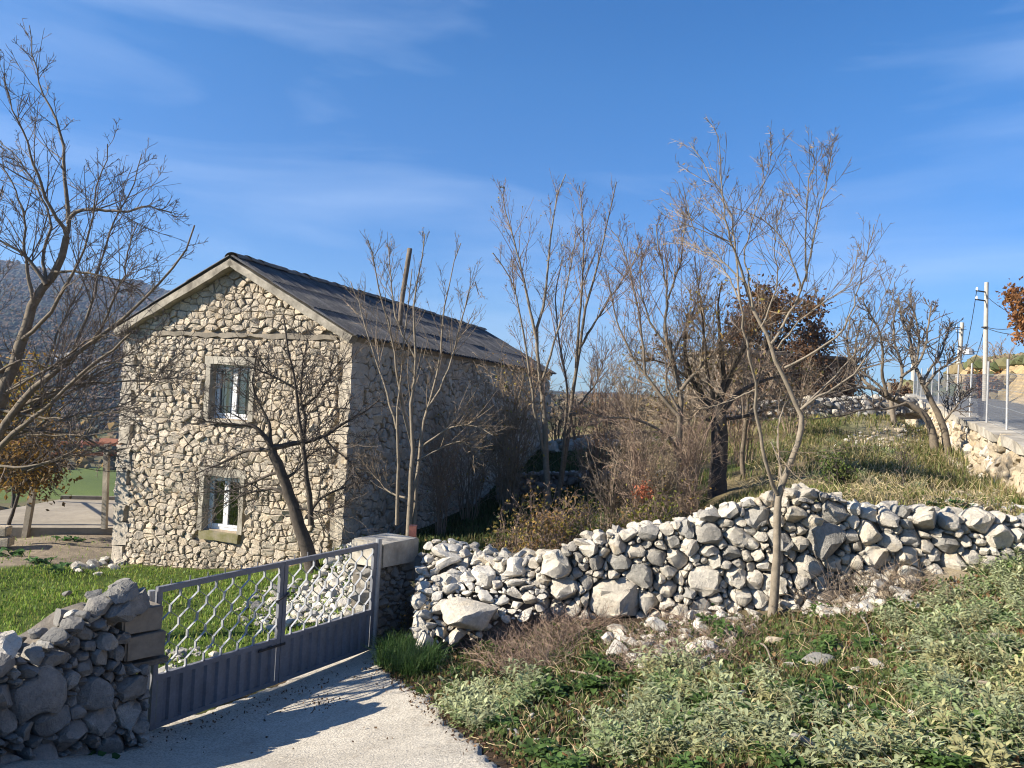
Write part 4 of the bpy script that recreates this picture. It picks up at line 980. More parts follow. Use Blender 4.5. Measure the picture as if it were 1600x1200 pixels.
def leaf_mesh(Pn, rng, size, cols, cw=None, droop=.3, elong=.55):
    """two-triangle folded leaves at points Pn"""
    n = len(Pn); d = unit(rng.normal(size=(n, 3))+[0, 0, -droop]); q = unit(np.cross(d, rng.normal(size=(n, 3)))); nn = np.cross(d, q)
    sz = size*rng.uniform(.6, 1.3, (n, 1)); w = sz*elong/2
    V = np.stack([Pn, Pn+d*sz*.5+q*w+nn*w*.4, Pn+d*sz, Pn+d*sz*.5-q*w+nn*w*.4], 1).reshape(-1, 3)
    i = np.arange(n)*4; F = np.vstack([np.stack([i, i+1, i+2], 1), np.stack([i, i+2, i+3], 1)])
    cols = np.asarray(cols); k = rng.choice(len(cols), n, p=cw); c = cols[k]*rng.uniform(.7, 1.25, (n, 1))
    return V, F, np.repeat(c, 4, 0)
def leaf_cloud(s, n=500, size=.06, cols=((.3, .2, .04),), cw=None, spread=.06, name='leaves', droop=.5, only=None):
    pts = np.array([p for p, l in s.tips if l < 5]);
    if only is not None: pts = pts[only(pts)]
    # along the twigs, too
    seg = np.vstack([a[0][1:] for a in s.tw]) if s.tw else pts
    if only is not None: seg = seg[only(seg)]
    pool = np.vstack([pts, seg]); Pn = pool[s.r.integers(0, len(pool), n)]+s.r.normal(size=(n, 3))*spread
    V, F, c = leaf_mesh(Pn, s.r, size, cols, cw, droop); mk(name, V, F, M['leaf'], s.o, col=c)
def gp(px, py, d):      # point on the ground under a pixel column at a given depth
    X = P(px, py, d); return np.array([X[0], X[1], hz(X[0], X[1])-.05])
KS = dict(n=9, ln=.85, a=(28, 65), up=.22, sub=6, sub2=2, sl=.42, wig=.08, rmin=.0036)
# 1 big bare plum tree at the left edge
T = Tree('bare_tree', 'large bare many branched tree standing at the left edge before the house', gp(-60, 900, 9.3), 9.2, 41, bark='bark', twig='twigmid', z=.6)
T.limb([(-75, 930, 9.3), (-50, 820, 9.3), (-25, 700), (8, 600), (35, 530), (52, 470), (72, 445), (95, 408), (104, 370)], 48, 15, 20, dz=.1, kids=dict(n=8, ln=.8, a=(30, 70), up=.3, sub=4, sub2=3))
for pts, a, b in [([(104, 370), (97, 350), (75, 320), (62, 280), (40, 215), (18, 165), (6, 115)], 9, 2), ([(104, 370), (108, 340), (102, 280), (97, 220), (85, 185), (65, 140), (55, 100), (46, 40)], 10, 2),
        ([(106, 350), (118, 332), (150, 328), (200, 330), (228, 323), (268, 332)], 9, 3), ([(72, 445), (40, 400), (0, 376), (-40, 350)], 9, 3), ([(72, 445), (68, 405), (78, 350), (60, 300), (30, 250), (-5, 215)], 8, 2),
        ([(86, 425), (120, 425), (165, 433), (205, 445), (235, 470)], 7, 2), ([(-35, 760), (10, 660), (60, 603), (110, 560), (150, 530), (200, 490), (238, 455), (268, 420), (288, 390), (304, 352)], 20, 3),
        ([(-40, 740), (20, 680), (70, 640), (130, 580), (180, 545), (205, 520)], 14, 4), ([(-40, 665), (50, 672), (100, 677), (150, 692), (185, 715)], 12, 3), ([(20, 640), (100, 605), (170, 598), (240, 594), (300, 592)], 8, 2),
        ([(35, 530), (70, 500), (100, 450), (135, 380), (150, 300), (165, 250), (168, 225)], 9, 2), ([(52, 470), (40, 400), (35, 330), (15, 280), (-10, 240)], 9, 2), ([(110, 560), (140, 480), (160, 400), (180, 340), (205, 300), (222, 240)], 8, 2),
        ([(8, 600), (-15, 520), (-20, 430), (-10, 350), (5, 290)], 14, 3), ([(60, 603), (90, 520), (120, 460), (140, 420)], 7, 2), ([(150, 530), (190, 440), (200, 390), (215, 350)], 6, 2), ([(0, 640), (80, 655), (150, 650), (215, 635)], 7, 2), ([(-30, 720), (30, 730), (80, 720), (120, 700)], 8, 2)]:
    T.limb(pts, a, b, 16, kids=KS)
for k in range(12):
    y = 560+k*14+T.r.uniform(-8, 8); x = T.r.uniform(-30, 60); T.limb([(x, y+T.r.uniform(0, 40)), (x+70, y-5), (x+T.r.uniform(120, 170), y+T.r.uniform(-70, 10)), (x+T.r.uniform(190, 260), y+T.r.uniform(-120, 20))], 6, 1.6, 14, kids=dict(KS, n=6))
T.build()
# a second, thinner bare tree further left of frame whose branches shade the drive
T = Tree('bare_tree', 'bare tree just outside the left edge beside the broken wall', gp(-420, 1100, 6.6), 6.6, 42, z=.6)
T.limb([(-420, 1150, 6.6), (-410, 1000, 6.6), (-400, 800, 6.6), (-380, 620, 6.5), (-330, 500, 6.5)], 60, 26, 14, kids=dict(n=10, ln=1.6, a=(30, 60), up=.3, sub=4, sub2=2))
T.limb([(-400, 800, 6.6), (-340, 640, 6.2), (-260, 500, 5.9)], 30, 10, 12, kids=dict(n=10, ln=1.2, a=(30, 60), up=.3, sub=4, sub2=2)); T.limb([(-395, 750, 6.6), (-500, 600, 6.4), (-560, 450, 6.1)], 30, 10, 12, kids=dict(n=10, ln=1.2, a=(30, 60), up=.3, sub=4, sub2=2))
T.build()
# 2 fig-like tree in front of the gable
T = Tree('bare_tree', 'crooked bare tree with a dark leaning trunk growing against the gable wall', gp(488, 880, 13.4), 13.3, 43, bark='barkdark', twig='twigdark', z=.5)
K2 = dict(n=12, ln=1.05, a=(25, 65), up=.12, sub=5, sub2=2, sl=.5, wig=.2, rmin=.0045)
T.limb([(490, 900), (484, 868), (470, 830), (457, 785), (442, 745), (430, 715), (424, 695)], 34, 19, 14, dz=.1)
for pts, a, b in [([(424, 698), (412, 680), (396, 666), (370, 664), (348, 662), (318, 659)], 12, 3), ([(424, 702), (405, 703), (388, 703), (348, 722), (306, 740)], 10, 3), ([(426, 700), (445, 696), (470, 691), (505, 682), (532, 665), (562, 648), (592, 625)], 13, 3),
        ([(486, 820), (484, 784), (479, 733), (473, 691), (467, 645), (462, 607), (457, 578), (450, 540), (444, 500)], 13, 3), ([(474, 690), (477, 660), (471, 620), (472, 580), (480, 530)], 8, 2.5), ([(455, 780), (430, 765), (390, 770), (340, 792), (318, 800)], 8, 2),
        ([(478, 810), (500, 780), (530, 765), (560, 755), (590, 745)], 8, 2), ([(445, 750), (465, 735), (480, 715), (500, 700)], 7, 2), ([(442, 740), (420, 742), (390, 756), (350, 768), (300, 770)], 8, 2), ([(424, 695), (420, 660), (405, 630), (395, 600), (400, 560)], 8, 2), ([(462, 607), (430, 590), (395, 575), (360, 575)], 5, 2),
        ([(470, 640), (500, 610), (520, 580), (535, 560)], 6, 2), ([(457, 790), (500, 800), (540, 790)], 6, 2), ([(505, 682), (520, 700), (545, 720), (560, 745)], 5, 2)]:
    T.limb(pts, a, b, 14, kids=K2)
T.build()
# 3 sapling clump beside the house
T = Tree('sapling_clump', 'slender twin stemmed grey sapling rising beside the red stub post', gp(640, 845, 12.8), 12.8, 44, bark='barkpale', twig='twig', z=.7)
K3 = dict(n=9, ln=.9, a=(22, 52), up=.3, sub=5, sub2=2, sl=.45, wig=.06, rmin=.0034, t0=.35)
for pts, a, b in [([(638, 850), (641, 770), (645, 700), (642, 640), (650, 560), (645, 480), (658, 410), (664, 365)], 13, 2), ([(646, 835), (652, 740), (656, 700), (668, 640), (688, 560), (695, 480), (712, 400), (720, 380)], 9, 2), ([(645, 700), (625, 620), (615, 540), (600, 480), (584, 410), (575, 375)], 7, 2),
        ([(620, 820), (622, 740), (620, 670), (626, 600), (632, 520), (640, 450), (644, 420)], 8, 2), ([(668, 640), (700, 580), (720, 500), (740, 440), (748, 460)], 5, 2), ([(620, 670), (600, 600), (580, 540), (560, 470), (548, 440)], 6, 2), ([(650, 560), (620, 500), (610, 420), (605, 380)], 5, 2), ([(642, 780), (610, 770), (580, 740), (560, 735)], 5, 2), ([(656, 700), (700, 670), (740, 665), (770, 680)], 5, 2), ([(652, 720), (690, 700), (720, 690), (745, 705)], 4, 2)]:
    T.limb(pts, a, b, 14, kids=K3)
T.build()
# 4 tall young trees at the far house end
T = Tree('young_tree', 'tall slim bare young tree with several upright stems beyond the wall middle', gp(858, 792, 18), 18, 45, bark='barkpale', twig='twigred', z=.8)
K4 = dict(n=12, ln=1.35, a=(24, 55), up=.28, sub=6, sub2=2, sl=.42, wig=.06, rmin=.0044, t0=.25)
for pts, a, b in [([(858, 795), (853, 720), (850, 640), (843, 582), (838, 525), (850, 475), (857, 412), (862, 362), (870, 310), (884, 272)], 15, 2), ([(838, 530), (825, 470), (810, 400), (795, 350), (785, 303)], 7, 2), ([(853, 720), (835, 640), (825, 560), (812, 490), (800, 440), (770, 395)], 8, 2), ([(845, 600), (870, 520), (885, 450), (895, 400), (900, 370)], 6, 2)]:
    T.limb(pts, a, b, 16, kids=K4)
T.build(leaves=dict(n=260, size=.055, cols=((.32, .24, .06), (.25, .17, .05), (.35, .3, .12))))
T = Tree('young_tree', 'pair of slim bare stems leaning right, close beside the tall young tree', gp(875, 785, 18.4), 18.4, 46, bark='bark', twig='twigred', z=.8)
for pts, a, b in [([(868, 792), (885, 700), (892, 640), (903, 560), (918, 470), (940, 390), (953, 330), (963, 284)], 14, 2), ([(878, 740), (884, 640), (886, 600), (873, 525), (868, 460), (880, 400)], 8, 2), ([(900, 575), (905, 500), (912, 400), (910, 330), (905, 290)], 7, 2), ([(890, 650), (930, 600), (945, 560), (952, 545)], 6, 2), ([(905, 545), (950, 470), (985, 420), (1000, 380)], 6, 2)]:
    T.limb(pts, a, b, 16, kids=K4)
T.build()
# 6 gnarled tree with vertical shoots
T = Tree('gnarled_tree', 'gnarled pruned tree with a broken stub and upright shoots left of the dark trunk', gp(1063, 800, 13.6), 13.6, 47, bark='bark', twig='twigred', z=.7)
K6 = dict(n=11, ln=1.05, a=(25, 60), up=.25, sub=6, sub2=2, sl=.45, wig=.09, rmin=.004)
for pts, a, b in [([(1066, 805), (1063, 740), (1060, 680), (1064, 620), (1060, 590), (1050, 562), (1046, 532)], 17, 11), ([(1050, 562), (1040, 520), (1042, 465), (1040, 440), (1030, 390), (1025, 350)], 9, 2), ([(1060, 650), (1030, 615), (1008, 585), (985, 550), (960, 490), (950, 430)], 9, 2), ([(1064, 610), (1095, 572), (1130, 540), (1165, 507), (1188, 488)], 9, 3),
        ([(1008, 585), (1000, 500), (985, 430), (965, 370), (955, 360)], 6, 2), ([(1046, 545), (1015, 500), (1000, 440), (1005, 390)], 6, 2), ([(1042, 470), (1060, 420), (1068, 370), (1075, 330)], 5, 2), ([(1060, 700), (1030, 670), (985, 655), (940, 650), (905, 640)], 8, 2), ([(1060, 640), (1040, 600), (1050, 560), (1085, 480), (1095, 420)], 6, 2), ([(1095, 572), (1100, 500), (1090, 440), (1085, 400)], 5, 2)]:
    T.limb(pts, a, b, 14, kids=K6)
T.build(leaves=dict(n=200, size=.05, cols=((.30, .23, .05), (.26, .16, .05))))
# 7 thick dark trunk
T = Tree('walnut_tree', 'stout tree with a thick dark trunk and low dense twiggy crown in the field', gp(1118, 790, 14.0), 14.0, 48, bark='barkdark', twig='twig', z=1.3)
K7 = dict(n=14, ln=1.15, a=(25, 70), up=.22, sub=6, sub2=3, sl=.5, wig=.17, rmin=.0045, t0=.1)
T.limb([(1118, 800), (1122, 740), (1124, 690), (1122, 645), (1120, 625)], 42, 34, 10, dz=.05, kids=dict(n=6, ln=.6, a=(40, 80), up=.2, sub=4, sub2=2))
for pts, a, b in [([(1118, 650), (1096, 622), (1078, 585), (1070, 540), (1075, 490)], 16, 3), ([(1122, 640), (1130, 590), (1125, 535), (1122, 480), (1128, 440)], 16, 3), ([(1126, 645), (1160, 610), (1200, 592), (1245, 580)], 15, 3), ([(1115, 660), (1090, 650), (1060, 660), (1030, 650)], 10, 3), ([(1125, 625), (1155, 560), (1185, 510), (1205, 470)], 13, 3), ([(1120, 640), (1105, 580), (1100, 520), (1095, 470)], 12, 3), ([(1128, 655), (1165, 650), (1200, 640), (1230, 635)], 10, 3), ([(1116, 640), (1085, 600), (1045, 570), (1010, 560)], 9, 3)]:
    T.limb(pts, a, b, 12, kids=K7)
T.build(leaves=dict(n=900, size=.07, cols=((.30, .24, .05), (.24, .15, .05), (.33, .27, .09), (.2, .12, .05))))
# 8 small trunk
T = Tree('bare_tree', 'small slim trunk standing alone in the field just right of the thick dark trunk', gp(1163, 757, 15.3), 15.3, 49, bark='bark', twig='twig', z=.9)
T.limb([(1162, 760), (1160, 715), (1163, 680), (1166, 655)], 12, 9, 8)
for pts in ([(1166, 657), (1150, 635), (1140, 610), (1120, 590)], [(1166, 657), (1180, 630), (1200, 610), (1215, 580)], [(1166, 657), (1168, 620), (1160, 580), (1165, 545)]): T.limb(pts, 7, 2, 10, kids=dict(n=9, ln=.8, a=(25, 60), up=.25, sub=5, sub2=2, rmin=.0045))
T.build()
# 9 slender tree in front of the stone wall
T = Tree('bare_tree', 'slender bare tree with a snaking trunk in front of the long stone wall', gp(1206, 966, 8.35), 8.35, 50, bark='barkpale', twig='twig', z=.55)
K9 = dict(n=8, ln=.72, a=(25, 60), up=.2, sub=5, sub2=2, sl=.42, wig=.06, rmin=.0029, t0=.2)
T.limb([(1205, 985), (1207, 955), (1212, 900), (1215, 820), (1218, 770), (1231, 735), (1246, 692), (1253, 660), (1247, 640), (1226, 592), (1206, 552), (1205, 535), (1190, 510), (1176, 480), (1163, 440)], 21, 7, 26, dz=.1, wig=.004)
T.limb([(1163, 440), (1150, 400), (1135, 352), (1128, 290), (1122, 212)], 6, 1.6, 14, kids=K9)
for pts, a, b in [([(1214, 772), (1205, 745), (1192, 700), (1181, 640), (1182, 608), (1172, 570), (1161, 520), (1156, 470)], 9, 4.5), ([(1156, 470), (1150, 400), (1140, 332), (1110, 275), (1095, 250), (1076, 222)], 5, 1.5), ([(1205, 538), (1222, 510), (1240, 482), (1251, 452), (1244, 425), (1225, 380), (1190, 342), (1140, 322)], 7, 1.6),
        ([(1251, 455), (1263, 420), (1276, 350), (1290, 290), (1301, 228)], 5, 1.5), ([(1260, 440), (1258, 380), (1262, 300), (1272, 250), (1264, 234)], 4.5, 1.5), ([(1251, 640), (1280, 618), (1320, 598), (1352, 560), (1385, 500), (1398, 440)], 6, 1.5), ([(1226, 575), (1270, 552), (1312, 522), (1332, 480), (1354, 400), (1366, 350)], 6, 1.5),
        ([(1221, 762), (1220, 740), (1215, 690), (1218, 655), (1227, 630)], 6, 3), ([(1176, 480), (1165, 400), (1180, 330), (1200, 260), (1203, 222)], 4.5, 1.4), ([(1163, 440), (1120, 400), (1085, 360), (1070, 300)], 4, 1.4), ([(1190, 510), (1215, 440), (1210, 380), (1225, 300)], 4, 1.4), ([(1215, 545), (1250, 500), (1290, 470), (1330, 440), (1340, 390)], 4, 1.4), ([(1205, 690), (1216, 718), (1222, 735)], 3.5, 3),
        ([(1156, 470), (1130, 420), (1095, 390), (1060, 375)], 4, 1.4), ([(1251, 640), (1300, 590), (1345, 540), (1378, 470), (1400, 420)], 5, 1.4), ([(1182, 608), (1130, 630), (1090, 640)], 3.5, 1.4)]:
    T.limb(pts, a, b, 16, kids=K9 if b < 2 else dict(K9, n=3))
T.build(leaves=dict(n=30, size=.04, cols=((.16, .09, .04), (.2, .12, .05))))
# 10 brown oak behind the shed
def leafy(name, label, root, d, seed, trunk, w0, crown, n, size, cols, cw=None, limbs=9, twig='twigdark', bark='barkdark', lsub=7, spread=.10, ll=None):
    """tree with a crown given in pixels (cx, cy, rx, ry)"""
    T = Tree(name, label, root, d, seed, bark=bark, twig=twig, z=.2); top = trunk[-1]
    T.limb(trunk, w0, w0*.6, 8, dz=.05); cx, cy, rx, ry = crown
    for k in range(limbs):
        a = 2*math.pi*k/limbs+T.r.uniform(-.3, .3); rr = T.r.uniform(.45, .85)
        e = (cx+rx*rr*math.cos(a), cy-ry*rr*math.sin(a)); mid = ((top[0]+e[0])/2+T.r.normal()*rx*.06, (top[1]+e[1])/2+T.r.normal()*ry*.06)
        dd = T.r.uniform(-1, 1)*rx/FPX*d*.8
        T.limb([(top[0], top[1], d), (mid[0], mid[1], d+dd*.5), (e[0], e[1], d+dd)], w0*.4, w0*.1, 10, kids=dict(n=lsub, ln=(ll or rx*.42)*d/FPX, a=(25, 70), up=.1, sub=5, sub2=2, sl=.5, wig=.18, rmin=.006*d/15, t0=.3))
    T.build(leaves=dict(n=n, size=size, cols=cols, cw=cw, spread=spread, droop=.6)); return T
BR = ((.13, .065, .03), (.10, .05, .026), (.17, .09, .04), (.08, .045, .028))
leafy('oak_tree', 'wide dark oak holding dead brown leaves behind the overgrown shed', gp(1190, 640, 33.5), 33.5, 51, [(1195, 660), (1193, 590), (1205, 550)], 12, (1212, 510, 118, 68), 5200, .20, BR, limbs=13, spread=.22)
OB = ((.30, .135, .045), (.24, .105, .036), (.36, .18, .07), (.17, .08, .035))
leafy('oak_tree', 'russet leaved oak cut off by the right edge above the road', gp(1648, 640, 27), 27, 52, [(1650, 660), (1648, 590), (1640, 540)], 14, (1640, 478, 82, 72), 6500, .15, OB, limbs=12, spread=.14)
leafy('oak_bush', 'round russet brown bush on the cut bank behind the near utility pole', P(1538, 618, 46), 46, 53, [(1538, 640), (1538, 620)], 8, (1540, 604, 34, 26), 1500, .25, OB, limbs=8, spread=.2)
leafy('oak_bush', 'smaller russet bush on the skyline right of the near utility pole', P(1578, 595, 50), 50, 54, [(1580, 610), (1580, 592)], 6, (1582, 580, 24, 12), 500, .22, OB, limbs=7, spread=.2)
leafy('oak_bush', 'dull brown bush showing between the fence posts beyond the dark crooked tree', P(1405, 625, 50), 50, 55, [(1405, 636), (1405, 620)], 6, (1408, 612, 26, 15), 500, .22, BR, limbs=7, spread=.2)
T = Tree('bare_tree', 'faint bare bush on the skyline right of the utility poles', P(1565, 598, 52), 52, 56, twig='twigred', z=1)
for e in ((1535, 545), (1550, 538), (1565, 535), (1580, 545), (1592, 560), (1540, 570)): T.limb([(1567, 602), ((1567+e[0])/2, 575), e], 3, 1, 8, kids=dict(n=9, ln=1.2, a=(20, 50), up=.3, sub=4, sub2=0, rmin=.012))
T.build()
# 11 dark crooked tree by the retaining wall
T = Tree('fig_tree', 'dark crooked bare tree with two leaning trunks beside the retaining wall', gp(1470, 708, 20), 20, 57, bark='bark', twig='twigdark', z=1.0)
K11 = dict(n=7, ln=1.0, a=(30, 70), up=.3, sub=5, sub2=1, sl=.55, wig=.22, rmin=.0105, rr=.7, t0=.25, lr=.016)
T.limb([(1462, 715), (1460, 695), (1455, 670), (1440, 645), (1415, 630), (1395, 624), (1375, 612)], 19, 11, 14, dz=.3)
T.limb([(1482, 712), (1478, 690), (1474, 665), (1462, 638), (1448, 612), (1438, 590)], 17, 10, 14, dz=.3)
for pts, a, b in [([(1375, 612), (1352, 598), (1338, 575), (1336, 545), (1345, 500)], 8, 3), ([(1385, 617), (1378, 580), (1380, 550), (1370, 510), (1350, 475)], 8, 3), ([(1438, 590), (1425, 560), (1422, 530), (1410, 500), (1403, 465)], 8, 3), ([(1440, 600), (1455, 575), (1470, 555), (1478, 530), (1482, 512)], 7, 3), ([(1445, 605), (1465, 580), (1480, 570), (1492, 552)], 7, 3), ([(1400, 625), (1410, 580), (1400, 545), (1395, 510), (1400, 480)], 8, 3),
        ([(1375, 612), (1345, 605), (1320, 610), (1290, 615)], 6, 3), ([(1430, 575), (1445, 545), (1450, 510), (1455, 480)], 6, 3), ([(1415, 630), (1380, 640), (1350, 640), (1310, 650), (1270, 655)], 6, 2.5), ([(1395, 622), (1365, 595), (1345, 580), (1325, 545), (1328, 500)], 6, 3), ([(1408, 590), (1430, 570), (1435, 520), (1425, 480), (1420, 460)], 6, 3), ([(1474, 660), (1490, 640), (1505, 620)], 5, 2.5)]:
    T.limb(pts, a, b, 12, kids=K11)
T.build()
T = Tree('bare_tree', 'pale bare grey trunk standing behind the dark crooked tree', gp(1397, 655, 26.5), 26.5, 58, bark='barkpale')
T.limb([(1397, 664), (1394, 640), (1392, 618), (1390, 598)], 12, 9, 8, kids=dict(n=5, ln=.7, a=(30, 70), up=.3, sub=3, sub2=0, rmin=.008)); T.build()
# yellow tree and brown shrub behind, far left
leafy('autumn_tree', 'yellow leaved small tree behind the big bare tree at the left edge', gp(25, 800, 26), 26, 59, [(20, 800), (22, 700), (28, 640)], 9, (28, 610, 52, 75), 900, .16, ((.42, .26, .03), (.36, .18, .03), (.30, .24, .05)), limbs=9, spread=.25)
leafy('brown_shrub', 'large dull brown shrub with withered leaves beyond the leaning terrace post', gp(20, 830, 16.9), 16.9, 60, [(10, 830), (30, 770)], 10, (45, 705, 95, 62), 2800, .11, ((.14, .085, .035), (.20, .12, .04), (.10, .07, .035), (.26, .15, .03)), limbs=14, spread=.15)
# ------------------------------------------------------------------ thickets and shrubs
def shrub(name, label, px, py, d, n, hpx, spx, seed, twig='twig', leaves=None, cat='shrub', group=None, sub=5, lean=0, rmin=.0038, bark=None, kn=7):
    root = gp(px, py, d); T = Tree(name, label, root, d, seed, cat, group, bark or twig, twig, z=.9)
    for k in range(n):
        a = T.r.uniform(0, 6.28); sp = spx*T.r.uniform(.2, 1)*d/FPX; h = hpx*T.r.uniform(.55, 1.05)*d/FPX
        e = root+np.array([math.cos(a)*sp+lean*d/FPX, math.sin(a)*sp*.7, h]); b = root+np.array([math.cos(a)*sp*.15, math.sin(a)*sp*.15, 0]); m = (b+e)/2+np.array([math.cos(a)*sp*-.15, 0, h*.14])
        L = catmull([b, m, e], 10); L[1:] += T.r.normal(size=(9, 3))*.02; rad = np.linspace(.010, .004, 10)*T.r.uniform(.6, 1.3)*d/14
        T.tr.append((L, rad)); T.tips.append((L[-1], .2)); T.sprout(L, rad, mul=1.2, n=kn, ln=h*.4, a=(25, 65), up=.15, sub=sub, sub2=1, sl=.5, wig=.2, rmin=rmin*d/14, t0=.15)
    V, F = tubes_arr(T.tr, 5); mk('stems', V, F, M[T.bark], T.o)
    a = [x for x in T.tw]; V, F = tubes_arr(a, 3); mk('twigs', V, F, M[twig], T.o)
    if leaves: leaf_cloud(T, **leaves)
    return T
YEL = ((.36, .27, .05), (.30, .18, .05), (.24, .22, .05), (.34, .24, .10))
shrub('yellow_shrub', 'tall thin shrub with sparse yellow leaves against the far end of the side wall', 795, 790, 18.2, 26, 235, 85, 71, 'twig', dict(n=520, size=.07, cols=YEL), kn=11)
shrub('yellow_shrub', 'arching twiggy shrub with few yellow leaves against the shaded side wall', 735, 785, 18.4, 18, 190, 85, 72, 'twig', dict(n=120, size=.07, cols=YEL))
dry = [(950, 800, 13.2, 16, 190, 70), (1000, 800, 12.8, 22, 200, 60), (1035, 800, 12.6, 24, 170, 50), (1075, 800, 12.9, 18, 190, 50), (985, 740, 18.5, 16, 110, 70), (920, 740, 19, 14, 90, 60), (1045, 735, 18, 14, 110, 60), (960, 700, 27.5, 16, 95, 80), (1040, 695, 28, 16, 110, 80), (900, 690, 28.5, 14, 80, 70), (1100, 690, 28, 14, 110, 80), (1085, 790, 12.2, 10, 100, 40), (870, 700, 30, 12, 70, 50), (935, 770, 19, 18, 250, 70), (985, 775, 17.2, 18, 270, 60), (1160, 755, 17.5, 18, 190, 80), (1240, 700, 25, 16, 130, 90), (690, 800, 16.2, 16, 190, 60), (1075, 770, 16, 18, 230, 60)]
lab = ['spreading dry twiggy thicket right of the slim leaning stems', 'dense dry brown thicket behind the red leaved shrub', 'dry twiggy thicket leaning over the wall left of the gnarled tree', 'dry thicket crowding the foot of the gnarled tree', 'dry bush on the terrace behind the thicket', 'low dry bush on the terrace beyond the slim stems', 'dry bush on the terrace left of the thick dark trunk', 'brown bush at the pale tumbled wall', 'brown bush at the right of the pale tumbled wall', 'brown bush at the far corner of the house', 'brown bush below the left end of the shed', 'small dry bush right before the thick dark trunk', 'pale bush beyond the far house end', 'tall twiggy brush right of the slim leaning stems', 'tall bare brush behind the dry thicket', 'bare brush right of the thick dark trunk', 'dry brush before the grey wall under the shed', 'bare brush against the middle of the shaded side wall', 'tall bare brush left of the thick dark trunk']
for i, ((x, y, d, n, h, s), l) in enumerate(zip(dry, lab)):
    shrub('dry_shrub', l, x, y, d, n, h, s, 80+i, ['twig', 'twigred'][i % 2], dict(n=60, size=.05, cols=YEL) if i % 3 else None, sub=6)
lf = [(815, 850, 11.4, 92, 40, YEL), (850, 855, 11.2, 112, 40, ((.34, .19, .06), (.38, .24, .08), (.3, .25, .06))), (885, 845, 11.3, 122, 45, YEL), (925, 835, 11.3, 117, 40, ((.20, .20, .04), (.30, .24, .05), (.12, .14, .03))), (965, 825, 11.2, 102, 40, ((.32, .2, .07), (.25, .2, .05))), (1000, 815, 11.2, 97, 30, ((.2, .2, .04), (.3, .25, .05))), (1035, 805, 11.1, 92, 30, ((.22, .22, .04), (.16, .17, .03))), (790, 840, 12, 102, 40, ((.09, .10, .03), (.2, .16, .04))), (700, 850, 11.6, 77, 30, ((.10, .12, .03), (.3, .2, .06))), (835, 800, 13.2, 117, 45, YEL), (870, 805, 12.8, 127, 40, ((.3, .17, .06), (.34, .23, .08)))]
ll = ['yellowing bramble just behind the largest pale boulder on the rubble', 'orange leaved shrub behind the low wall under the tall young tree', 'golden leaved bramble behind the wall at the slim leaning stems', 'green and gold bramble behind the wall', 'tan leaved bramble left below the red leaved shrub', 'green leaved bramble under the red leaved shrub', 'bright green bush where the wall rises', 'dark green bramble in the house shade', 'small shaded bramble right of the red stub post', 'yellow bramble at the foot of the tall young tree', 'rusty bramble right of the tall young tree']
for i, ((x, y, d, h, s, c), l) in enumerate(zip(lf, ll)):
    shrub('bramble', l, x, y, d, 14, h, s, 100+i, 'twigred', dict(n=300, size=.062, cols=c, spread=.07), sub=3, cat='bramble')
shrub('red_shrub', 'small shrub with bright red leaves behind the wall beside the dry thicket', 1005, 815, 11.9, 7, 100, 24, 120, 'twigred', dict(n=120, size=.065, cols=((.36, .11, .06), (.30, .13, .07), (.26, .10, .05)), only=lambda p: p[:, 2] > -1.35), sub=2, kn=4)
shrub('bramble', 'green leafy bush in the field behind the right part of the wall', 1310, 745, 13, 16, 55, 40, 121, 'twigdark', dict(n=900, size=.06, cols=((.07, .11, .025), (.10, .14, .03), (.14, .15, .05))), cat='bramble')
shrub('tall_weed', 'single tall dark dry weed stem behind the wall right of the slender tree', 1410, 780, 10.9, 3, 95, 8, 122, 'twigdark', None, cat='weed', sub=3)
shrub('bramble', 'yellowed vine hanging over the shaded pier beside the gate', 640, 905, 9.4, 10, 55, 26, 123, 'twigdark', dict(n=160, size=.04, cols=((.30, .2, .05), (.16, .12, .04))), cat='vine', sub=3)
# ------------------------------------------------------------------ overgrown shed
sd_ = 31.5; sa, sb_ = P(1128, 545, sd_), P(1338, 545, sd_+1.2); szb = .3
sh = thing('garden_shed', 'flat roofed shed smothered in dry brown vines behind the grey wall', 'shed', ((sa[0]+sb_[0])/2, sa[1], szb))
ax = np.array([sb_[0]-sa[0], sb_[1]-sa[1], 0]); ay = np.array([-ax[1], ax[0], 0]); ay = ay/np.linalg.norm(ay)*3.5; hs_ = sa[2]-szb
mb = MB(); mb.box([sa[0], sa[1], szb], ax, ay, Z3*(hs_-.12)); mb.build('wall', M['wood'], sh)
MB().box(np.array([sa[0], sa[1], szb+hs_-.12])-ax*.03-ay*.06, ax*1.06, ay*1.12, Z3*.12).build('roof', M['ridge'], sh)
rng = np.random.default_rng(130); Vt = []
for k in range(900):
    u = rng.uniform(-.03, 1.03); v = rng.uniform(0, hs_*1.02); p = np.array([sa[0], sa[1], szb])+ax*u+Z3*v-ay*rng.uniform(.01, .08); pts = [p]; d_ = unit(rng.normal(size=3)*[1, .3, .6]+[0, -.1, -.5])
    for _ in range(5): d_ = unit(d_+rng.normal(size=3)*.4+[0, 0, -.2]); pts.append(pts[-1]+d_*.16)
    Vt.append((np.array(pts), np.linspace(.012, .006, 6)))
V, F = tubes_arr(Vt, 3); mk('dry_vines', V, F, M['twigred'], sh, kind='stuff')
Pn = np.array([t[0][rng.integers(0, 6)] for t in Vt for _ in range(4)])+rng.normal(size=(3600, 3))*.09
V, F, c = leaf_mesh(Pn, rng, .15, ((.17, .09, .045), (.13, .07, .04), (.22, .13, .07)), None, .8); mk('dry_leaves', V, F, M['leaf'], sh, col=c, kind='stuff')
